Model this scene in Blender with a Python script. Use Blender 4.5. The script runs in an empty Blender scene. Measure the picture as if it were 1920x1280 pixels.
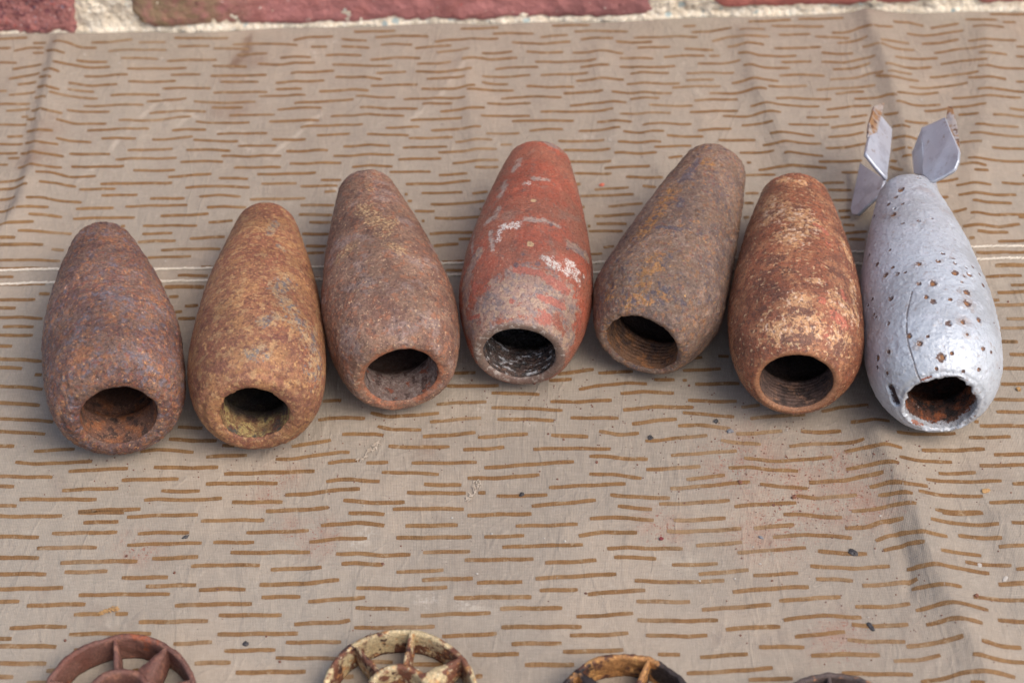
import bpy, math, json
import numpy as np
from mathutils import Matrix, Vector

# ------------------------------------------------------------------ camera, light, exposure
scene = bpy.context.scene
MM = 0.001
cam_d = bpy.data.cameras.new("camera"); cam = bpy.data.objects.new("camera", cam_d)
scene.collection.objects.link(cam); scene.camera = cam
c_right = (0.9997014897811831, -0.01757503815416787, -0.016972017062285953)
c_up = (0.024432178152653153, 0.7191250700574483, 0.6944510078368286)
c_fw = (0.0, 0.6946583704589973, -0.7193398003386511)
m = Matrix.Identity(4)
for i in range(3):
    m[i][0] = c_right[i]; m[i][1] = c_up[i]; m[i][2] = -c_fw[i]
m[0][3], m[1][3], m[2][3] = 0.0, -0.5508640877739848, 0.5704364616685504
cam.matrix_world = m
cam_d.sensor_fit = 'HORIZONTAL'; cam_d.sensor_width = 36.0; cam_d.lens = 75.0
cam_d.clip_start = 0.01; cam_d.clip_end = 100.0
cam_d.dof.use_dof = True; cam_d.dof.focus_distance = 0.752; cam_d.dof.aperture_fstop = 12.0

SUN_EL, SUN_AZ = math.radians(54), math.radians(-38)      # azimuth from +X (right), negative = towards the viewer
sdir = Vector((math.cos(SUN_EL)*math.cos(SUN_AZ), math.cos(SUN_EL)*math.sin(SUN_AZ), math.sin(SUN_EL)))
world = bpy.data.worlds.new("World"); scene.world = world; world.use_nodes = True
wt = world.node_tree
sky = wt.nodes.new("ShaderNodeTexSky"); sky.sky_type = 'NISHITA'; sky.sun_disc = False
sky.sun_elevation = SUN_EL; sky.sun_rotation = math.radians(90)-SUN_AZ
sky.dust_density = 4.0; sky.air_density = 1.0; sky.ozone_density = 1.0
bg = wt.nodes["Background"]; bg.inputs["Strength"].default_value = 0.12
wt.links.new(sky.outputs[0], bg.inputs[0])
sun_d = bpy.data.lights.new("sun", 'SUN'); sun = bpy.data.objects.new("sun", sun_d)
scene.collection.objects.link(sun)
sun_d.energy = 1.3; sun_d.angle = math.radians(40); sun_d.color = (1.0, 0.97, 0.90)
sun.rotation_euler = sdir.to_track_quat('Z', 'Y').to_euler(); sun.location = (1, 0, 2)
scene.view_settings.view_transform = 'Standard'; scene.view_settings.look = 'None'
scene.view_settings.exposure = 0.72; scene.view_settings.gamma = 1.0
scene.render.engine = 'CYCLES'

# ------------------------------------------------------------------ baked measurements (mm)
BOMBS={"1":[-142.417,-21.594,0.186,0.061,96.94,36.482,18.856,10.056,5.237,1.527,24.614,13.286],"2":[-90.105,-31.89,0.029,0.08,106.668,25.751,17.502,10.748,2.779,1.636,24.259,11.855],"3":[-44.458,-5.359,0.156,-0.007,100.947,34.237,17.869,9.978,2.996,1.325,24.279,13.114],"4":[5.472,1.326,-0.097,-0.034,101.273,30.638,16.751,11.408,1.998,1.571,24.197,12.99],"5":[53.332,-5.635,-0.361,-0.043,96.884,20.955,16.509,11.777,1.499,1.293,24.023,13.355],"6":[102.047,-13.962,-0.106,0.048,101.601,34.552,15.693,12.689,3.358,1.437,24.266,12.843],"7":[148.714,-20.331,-0.041,0.031,112.049,39.055,14.393,10.505,4.159,1.596,24.02,12.39]}
FEAT={"spots7":[[[[-4.97,58.05,37.54]],1.33],[[[-7.25,53.63,37.74]],0.76],[[[-10.25,50.96,36.57]],0.95],[[[-5.85,47.11,40.1]],0.7],[[[-8.84,45.93,38.96]],0.76],[[[-9.74,41.67,39.53]],1.14],[[[2.81,67.14,35.63]],0.95],[[[-7.49,33.48,42.5]],0.7],[[[-14.89,51.66,30.01]],0.76],[[[-17.25,44.13,28.41]],0.76],[[[-1.77,33.37,43.9]],0.76],[[[3.16,35.54,43.3]],0.76],[[[-13.46,19.44,41.73]],0.7],[[[-19.29,25.91,33.02]],0.95],[[[-17.92,15.87,38.01]],0.95],[[[-13.6,8.88,43.12]],0.7],[[[-10.22,3.81,45.53]],0.7],[[[-16.24,6.94,41.17]],1.14],[[[-12.78,4.37,44.06]],0.86],[[[3.94,12.48,46.79]],0.86],[[[1.71,7.49,47.5]],0.95],[[[-5.29,6.58,47.03]],1.05],[[[-6.33,-3.89,47.18]],0.86],[[[6.89,1.93,46.93]],1.24],[[[12.49,3.93,44.3]],1.24],[[[10.24,1.61,45.67]],0.7],[[[8.94,-1.92,46.29]],0.7],[[[-1.68,-4.49,47.96]],1.43],[[[17.49,2.57,40.29]],1.05],[[[9.9,-6.86,45.84]],1.33],[[[3.28,-12.26,47.7]],0.86],[[[-2.7,-13.46,47.74]],1.24],[[[-4.66,-11.0,47.51]],0.95],[[[9.36,-12.67,46.03]],1.52],[[[-15.87,-5.98,42.02]],1.14],[[[-20.98,0.44,35.66]],0.7],[[[-22.3,-0.01,32.86]],0.76],[[[-21.08,-7.25,35.43]],0.7],[[[-20.61,-9.48,36.27]],0.7],[[[-17.41,-17.0,40.18]],0.86],[[[1.49,-23.41,46.97]],1.33],[[[6.76,-22.23,46.19]],0.95],[[[12.88,-18.79,43.77]],1.05],[[[19.53,-14.46,37.77]],0.7],[[[-11.65,-26.05,43.13]],1.05],[[[-8.58,-29.92,43.34]],1.05],[[[-5.87,-28.11,44.96]],0.7],[[[13.14,-29.58,40.73]],0.95],[[[16.23,-28.78,38.18]],0.7],[[[-17.95,-27.49,36.65]],0.86],[[[-21.01,-25.64,32.13]],1.05],[[[-1.59,-35.34,42.08]],1.52],[[[-21.19,-27.69,29.75]],0.7],[[[-18.58,-32.33,31.5]],0.7],[[[-3.47,-38.11,39.55]],0.7],[[[5.55,-38.45,38.58]],0.7],[[[1.82,-34.05,42.94]],0.7],[[[7.72,-26.77,44.8]],0.7],[[[14.8,10.49,42.02]],0.7],[[[11.77,7.55,44.46]],0.7],[[[7.69,7.72,46.27]],0.7],[[[7.28,10.56,46.12]],0.7],[[[17.39,8.9,39.78]],0.7],[[[11.22,-36.3,37.32]],0.7],[[[19.93,-29.43,31.59]],0.7]],"crack7":[[[[-8.99,-6.82,46.21],[-11.51,-16.01,44.86],[-12.36,-24.15,43.18],[-12.06,-29.16,41.73],[-10.84,-33.68,39.85],[-9.49,-38.12,36.85],[-8.35,-39.79,35.02]],0.33]],"slit7":[[[[-17.38,-36.03,27.37],[-16.64,-37.27,25.6],[-15.73,-38.32,23.21]],1.74]],"bare7":[[[[-7.93,-39.77,15.2],[-6.32,-39.77,14.44],[-4.76,-39.76,14.1]],1.24],[[[-8.06,-39.75,35.84],[-5.26,-39.69,37.4]],0.58]],"white4":[[[[7.49,-3.7,46.97],[9.71,-3.8,46.15],[12.01,-5.15,44.82]],1.41],[[[8.72,-5.64,46.39],[10.21,-5.86,45.66]],1.09],[[[15.35,-1.72,42.77],[17.34,-1.43,40.99],[18.53,-2.56,39.56]],1.33],[[[14.66,-6.06,42.95],[17.53,-4.54,40.49],[19.32,-5.76,38.12]],1.33],[[[-8.61,11.63,46.07],[-5.97,11.84,46.86],[-3.16,11.6,47.48]],1.48],[[[-9.67,10.7,45.67],[-10.01,5.04,46.03]],0.86],[[[-1.89,37.23,43.73]],1.09],[[[21.09,-1.47,35.9]],0.62]],"grey4":[[[[-11.27,24.72,42.88],[-12.36,19.58,43.07],[-14.99,18.59,41.24]],1.41],[[[-10.84,41.86,39.46],[-10.72,36.07,40.95],[-11.9,33.48,40.71]],1.25],[[[-6.1,55.89,38.45],[-7.28,51.0,39.23],[-7.84,48.28,39.62]],1.33],[[[-13.17,11.43,43.67],[-11.82,0.47,45.25]],0.94],[[[-20.02,17.27,35.28],[-19.69,6.26,37.81]],0.78],[[[-0.56,14.92,47.3],[4.69,15.17,46.83],[10.71,15.03,44.68]],1.09],[[[0.57,40.52,43.18],[5.15,41.07,42.37]],1.09]],"dull4":[[[[-6.22,-18.03,44.58],[3.78,-13.98,46.27],[14.14,-15.5,41.06]],5.86],[[[-12.52,-23.38,39.16],[2.15,-22.04,44.04],[17.25,-18.25,36.66]],5.08],[[[-20.79,-7.19,35.47],[-19.69,-21.44,28.97],[-13.63,-29.09,34.47]],3.52],[[[15.63,8.35,42.1],[21.56,10.52,33.82]],1.95],[[[-17.02,2.99,41.3],[-21.06,-4.27,35.64]],2.34],[[[17.69,-25.41,30.34],[15.01,-29.8,28.44]],3.12],[[[-9.01,71.41,31.43],[5.64,68.25,35.12]],1.95],[[[-9.85,-29.78,36.02],[1.94,-29.78,40.59],[12.07,-29.13,36.23],[16.8,-28.95,27.61]],2.34],[[[-15.23,-29.75,28.52],[-12.56,-29.76,18.71]],2.34]],"red4":[[[[-17.34,-10.75,39.42],[-16.71,-13.62,39.26]],1.25],[[[8.24,-26.03,40.69],[9.72,-26.46,39.64]],2.03],[[[6.36,-19.71,43.96],[10.74,-19.65,42.05],[15.11,-19.27,38.7]],1.25],[[[8.05,-12.04,45.57],[15.46,-13.03,40.68]],1.88],[[[-2.37,-10.19,47.24],[6.5,-10.81,46.31]],1.72],[[[20.2,-17.99,31.15],[20.65,-19.14,28.05]],0.94],[[[-18.03,-21.68,33.17],[-14.79,-23.43,36.91]],0.78],[[[-2.96,-22.23,43.91]],1.09]],"tan4":[[[[1.9,2.0,48.23]],1.33],[[[1.23,26.32,45.73]],1.09]],"dark4":[[[[5.03,-6.62,47.39]],1.09],[[[15.06,5.49,42.84]],0.78],[[[-0.3,-3.34,48.24]],0.7],[[[8.5,14.3,45.8]],0.94],[[[-2.53,-8.15,47.55]],1.02]],"ochre5":[[[[-0.57,62.77,38.62],[-6.01,57.98,38.36]],1.76],[[[1.8,62.47,38.57]],1.47],[[[-7.57,40.12,41.23],[-8.1,24.54,43.7],[-10.33,12.57,44.47]],3.08],[[[-0.65,-0.07,47.91],[-1.96,-9.7,45.11],[-3.91,-14.85,42.66]],2.79],[[[-13.23,-10.5,40.2],[-14.31,-13.9,37.21]],2.06],[[[6.03,25.32,44.28]],1.47],[[[-6.64,-17.54,40.46],[4.76,-12.74,43.38]],2.2]],"dark5":[[[[-3.44,62.18,38.32],[-5.42,48.09,40.53]],1.62],[[[-2.36,35.03,43.54],[-2.0,31.27,44.18]],1.18],[[[-8.47,23.31,43.75]],1.03],[[[-5.12,17.07,45.75],[2.59,18.19,46.06]],0.95],[[[-1.79,48.48,41.25]],0.95],[[[5.26,-9.78,44.55]],1.32],[[[4.18,-14.33,42.8]],1.03],[[[3.59,2.61,47.62]],1.1],[[[1.97,0.8,47.89]],0.73],[[[0.29,-14.52,43.21]],0.95],[[[-4.1,-16.51,41.78]],0.81],[[[-7.59,-16.81,40.41]],0.88],[[[8.29,59.94,36.7]],0.66],[[[4.73,57.52,38.88]],0.88],[[[15.97,10.44,40.8]],0.66],[[[12.29,-11.38,40.44]],0.95],[[[-16.07,0.6,41.81]],0.73],[[[-1.6,71.86,36.71]],0.73]],"crack5":[[[[12.16,5.67,44.32],[14.31,5.89,42.78],[17.44,7.97,39.7],[20.25,8.88,35.63]],0.22]],"cream6":[[[[-5.97,59.45,37.15],[1.46,56.31,39.15]],1.68],[[[-4.27,34.07,43.39],[2.18,26.77,45.05],[-2.43,15.25,46.81]],5.36],[[[-9.87,45.37,38.58],[-11.51,30.65,40.95]],3.06],[[[-3.4,-18.18,47.4],[0.09,-19.13,47.54]],2.68],[[[2.24,-9.22,48.33],[7.28,-8.72,47.27]],1.07],[[[-6.62,-29.27,43.0],[3.03,-28.1,44.51]],4.21],[[[11.6,-14.53,45.13],[17.66,-16.86,39.97]],3.06],[[[12.44,-28.22,40.48],[14.77,-29.16,37.67]],3.44],[[[18.91,1.12,39.3],[20.09,-17.22,36.61]],1.91],[[[15.91,24.02,38.57],[18.72,14.43,37.29]],1.68],[[[-11.47,-25.85,42.37]],2.68]],"red6":[[[[5.87,25.3,44.59],[9.54,21.96,43.79]],1.3],[[[10.09,15.46,44.55]],1.07],[[[11.58,-21.52,43.82],[14.58,-22.75,41.33]],2.3],[[[15.41,-11.65,42.78],[14.72,-8.16,43.44]],0.92],[[[7.19,-17.6,46.64]],1.53],[[[8.8,-29.9,41.8]],0.92]],"dark6":[[[[0.16,35.26,43.64]],1.68],[[[-3.04,22.13,45.75]],1.07],[[[-8.6,34.47,41.82]],1.38],[[[-13.8,4.61,43.73],[-6.85,3.28,47.25]],1.91],[[[-15.15,-5.78,43.17],[-8.27,-12.59,46.82],[-7.56,-15.65,46.75]],2.3],[[[-13.8,-2.45,44.15],[-3.38,-4.1,48.2]],1.91],[[[10.39,0.45,46.06],[14.94,0.73,43.24]],1.99],[[[-1.97,-22.94,46.58],[2.23,-23.07,46.51]],2.3],[[[-4.43,-32.69,41.55],[3.89,-32.39,41.86]],2.14],[[[-12.96,-19.79,43.43]],1.53],[[[13.4,21.59,41.46],[15.34,11.4,41.65]],0.61],[[[14.77,-29.16,37.67],[12.67,-32.64,36.94]],1.68],[[[6.0,1.66,47.59]],1.07],[[[-5.46,48.72,40.01]],1.22],[[[4.6,57.81,38.12],[3.49,47.12,40.88]],1.07]],"grey2":[[[[19.28,-3.31,38.84],[21.58,-15.7,32.29]],4.3],[[[14.57,-1.74,43.53],[18.57,-0.99,39.76]],2.66],[[[10.94,20.74,43.9],[9.28,10.45,45.88],[13.02,4.01,44.43]],2.81],[[[5.05,-6.04,47.82],[9.12,-2.74,46.62]],2.03],[[[3.59,50.53,41.41],[5.27,59.9,38.79]],1.25],[[[0.5,-21.31,45.36],[3.98,-18.92,45.87]],2.34],[[[7.72,42.54,41.73],[9.28,40.4,41.42]],0.94]],"red2":[[[[7.34,-12.48,46.64],[13.48,-11.77,43.73]],1.41],[[[14.38,3.96,43.43]],0.94]],"tan3":[[[[-2.96,35.42,42.14],[2.17,22.57,45.05]],4.12],[[[3.43,9.37,47.24],[6.53,5.78,47.1]],2.62],[[[-15.39,12.14,41.08],[-10.7,13.22,44.19]],2.55],[[[-0.1,54.33,37.68],[0.67,47.73,39.41]],1.2],[[[1.38,16.0,46.34],[6.15,25.55,43.58]],2.62]],"grey1":[[[[8.01,-6.48,47.83],[1.82,-0.07,49.06]],2.57],[[[-8.85,-16.55,47.41],[-11.16,-18.89,46.34]],2.2],[[[6.08,-31.11,46.36],[10.83,-33.11,43.51]],3.67],[[[-4.45,-31.11,46.81]],2.2],[[[15.72,-4.37,43.5],[18.69,-4.9,40.58]],1.84]],"orange1":[[[[-7.46,-26.69,47.09],[-10.61,-29.72,45.06]],2.94],[[[-1.18,-31.97,46.89]],1.62],[[[2.3,-13.84,49.05]],2.2],[[[1.64,41.3,40.48],[4.38,39.37,40.58]],2.2],[[[16.1,1.5,42.96],[18.52,1.62,40.51]],2.06],[[[12.1,-32.77,42.91]],1.03],[[[16.36,-32.24,39.67]],1.32],[[[18.3,-34.19,35.5]],1.47]]}
DEB={"black_bead":[2.2,-75.3],"pebble_a":[72.3,-43.6],"pebble_b":[76.8,-48.3],"peb_c":[78.2,-72.1],"peb_d":[96.1,-79.0],"chip_flake_dark":[113.5,-103.8],"flake_light":[83.1,-96.5],"pale_a":[154.7,-111.2],"pale_b":[162.2,-117.1],"dark_flake":[115.3,-134.7],"brown":[151.1,-125.2],"husk":[162.4,-78.7],"husk2":[182.5,-31.4],"peb_e":[48.4,-50.6],"dark_g":[-89.4,-135.5],"orange":[37.3,84.6],"plug_a":[-51.6,-53.9],"plug_b":[-14.6,-73.0],"tuft":[-135.9,-121.3],"smear_a":[-12.1,-33.6],"redbit":[49.2,-96.1],"peb_f":[-113.2,-90.1],"crumbs":[[63.9,-25.6,0.56],[95.3,-60.4,0.44],[87.8,-58.7,0.33],[142.3,-58.7,0.44],[106.0,-69.6,0.33],[72.3,-137.1,0.44],[186.5,12.9,0.44],[16.2,-60.1,0.33],[17.5,-50.1,0.44],[28.8,-61.0,0.56],[12.1,-47.2,0.44],[-15.0,-20.1,0.44],[7.8,-22.7,0.56],[14.6,-68.4,0.44],[-78.0,-142.8,0.56],[-115.6,-105.4,0.56],[-83.0,-132.6,0.44],[-148.9,-132.6,0.56],[-100.5,-112.9,0.44],[-132.6,-97.8,0.56],[53.6,-114.9,0.44],[22.4,-118.6,0.56],[-45.5,-103.3,0.56],[-39.5,-95.9,0.33],[-26.5,-53.2,0.44],[101.3,-69.0,0.33],[86.2,-67.3,0.33],[69.0,-122.9,0.33],[113.6,-147.8,0.33],[108.9,-140.3,0.33],[86.6,-47.8,0.33],[84.8,-115.2,0.44],[125.4,-121.5,0.33],[117.6,-129.8,0.33],[107.2,-97.0,0.33],[121.0,-102.0,0.33],[123.5,-103.2,0.33],[161.9,-105.6,0.33],[97.6,-85.0,0.44],[88.7,-82.3,0.56],[75.6,-105.2,0.33],[98.2,-149.5,0.33],[74.1,-140.3,0.33],[105.5,-139.1,0.33]],"white":[[-179.8,174.6],[-165.6,174.0],[-164.2,167.8],[-146.4,171.8],[-40.8,189.8],[66.6,159.9],[-31.8,160.5],[41.8,111.1],[171.8,130.6],[128.7,121.3],[16.3,-96.2],[-13.6,-109.2],[-201.9,141.7],[41.6,112.1],[81.6,-108.1],[-22.1,-84.7],[72.6,-113.9],[60.8,-114.4],[124.7,-88.2],[-8.5,-92.2],[44.7,1.2]]}
STAIN={"rust":[[81.4,-62.7,18.0],[98.4,-77.8,22.0],[116.5,-80.8,18.0],[87.5,-94.0,16.0],[103.8,-139.1,12.0],[49.5,-90.5,10.0],[-81.6,-64.8,8.0],[-86.7,-72.0,6.0],[-79.4,-86.5,6.0],[-67.3,-91.5,10.0],[-128.1,-94.3,9.0],[-77.5,-88.9,4.0],[111.2,-63.7,12.0]],"brown":[[-190.4,125.8,9.0],[-191.5,109.2,10.0],[-188.7,129.2,6.0],[-184.5,105.7,8.0],[-108.8,171.8,9.0],[-116.6,154.2,8.0],[-113.3,140.0,12.0],[-31.2,-54.1,6.0]],"pale":[[-74.5,180.7,3.2],[-81.4,171.8,2.8],[-12.1,-33.6,2.8],[-68.9,86.9,4.4],[-50.9,-89.7,3.2],[-19.8,-20.2,2.4],[-54.4,-94.3,2.8],[-18.1,-122.4,4.0],[-30.5,-118.8,4.4],[-66.8,88.4,2.8],[-82.9,179.9,1.6],[-137.1,174.7,1.2],[-136.7,170.0,1.0],[33.7,115.1,2.4],[30.3,113.5,2.0],[-54.7,-137.6,2.0]],"crease":[[[-172.2,93.9],[-166.9,103.4],[-156.2,124.6],[-144.9,144.7]],[[-144.9,144.7],[-134.1,135.6],[-126.0,131.9]],[[-136.6,127.2],[-129.7,136.5]],[[-118.7,123.1],[-102.4,109.2]],[[-41.8,123.6],[-26.5,143.7],[-17.5,162.8]],[[-97.8,105.7],[-85.6,120.2],[-77.3,131.8]],[[-50.8,-94.4],[-54.5,-91.5]],[[-30.5,-118.8],[-23.4,-121.2],[-7.5,-125.0]],[[78.4,143.2],[82.3,136.0]],[[-0.7,-37.3],[6.9,-42.7]]],"streak":[[[-110.7,187.3],[-110.5,177.0],[-112.9,172.7],[-116.1,166.3]]]}
SEAM=[[[-209.1,42.9],[-196.8,42.7],[-114.4,41.6],[-25.2,40.8],[31.5,39.7],[179.7,42.2],[198.2,42.4],[212.6,42.5]],[[-207.8,34.9],[-195.6,35.1],[-134.3,35.0],[-116.9,34.9],[31.2,34.1],[180.7,35.4],[197.0,35.7],[211.3,35.8]]]
FIN={"R":[[8.5,68.4,32.5],[6.4,74.7,30.4],[8.5,100.2,32.5],[16.3,96.6,40.3],[18.2,74.6,42.2],[17.6,69.6,41.6],[15.8,67.2,39.8]],"Rlip":[[16.1,96.3,40.1],[17.5,103.8,40.9],[19.2,102.7,41.3],[19.6,91.1,41.0],[19.0,76.6,40.6],[17.8,71.2,40.6],[16.5,75.7,40.5]],"Rweb":[[6.4,74.7,30.4],[8.5,100.2,32.5],[4.5,93.3,26.4],[4.1,81.0,26.2]],"L":[[-9.0,69.0,33.0],[-2.5,106.9,27.1],[-7.5,106.7,33.6],[-10.4,94.0,35.6],[-14.5,87.0,39.6],[-17.1,74.2,41.1]],"Llip":[[-14.8,86.2,39.9],[-13.6,94.7,39.7],[-10.0,109.6,36.3],[-4.5,120.0,29.8],[-7.6,106.3,33.7],[-10.7,93.2,35.9]],"LL":[[-5.7,86.5,18.3],[-12.8,104.8,11.3],[-18.0,83.6,6.1],[-17.7,79.8,6.3],[-16.0,77.5,8.0],[-8.3,80.0,15.7]]}
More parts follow.
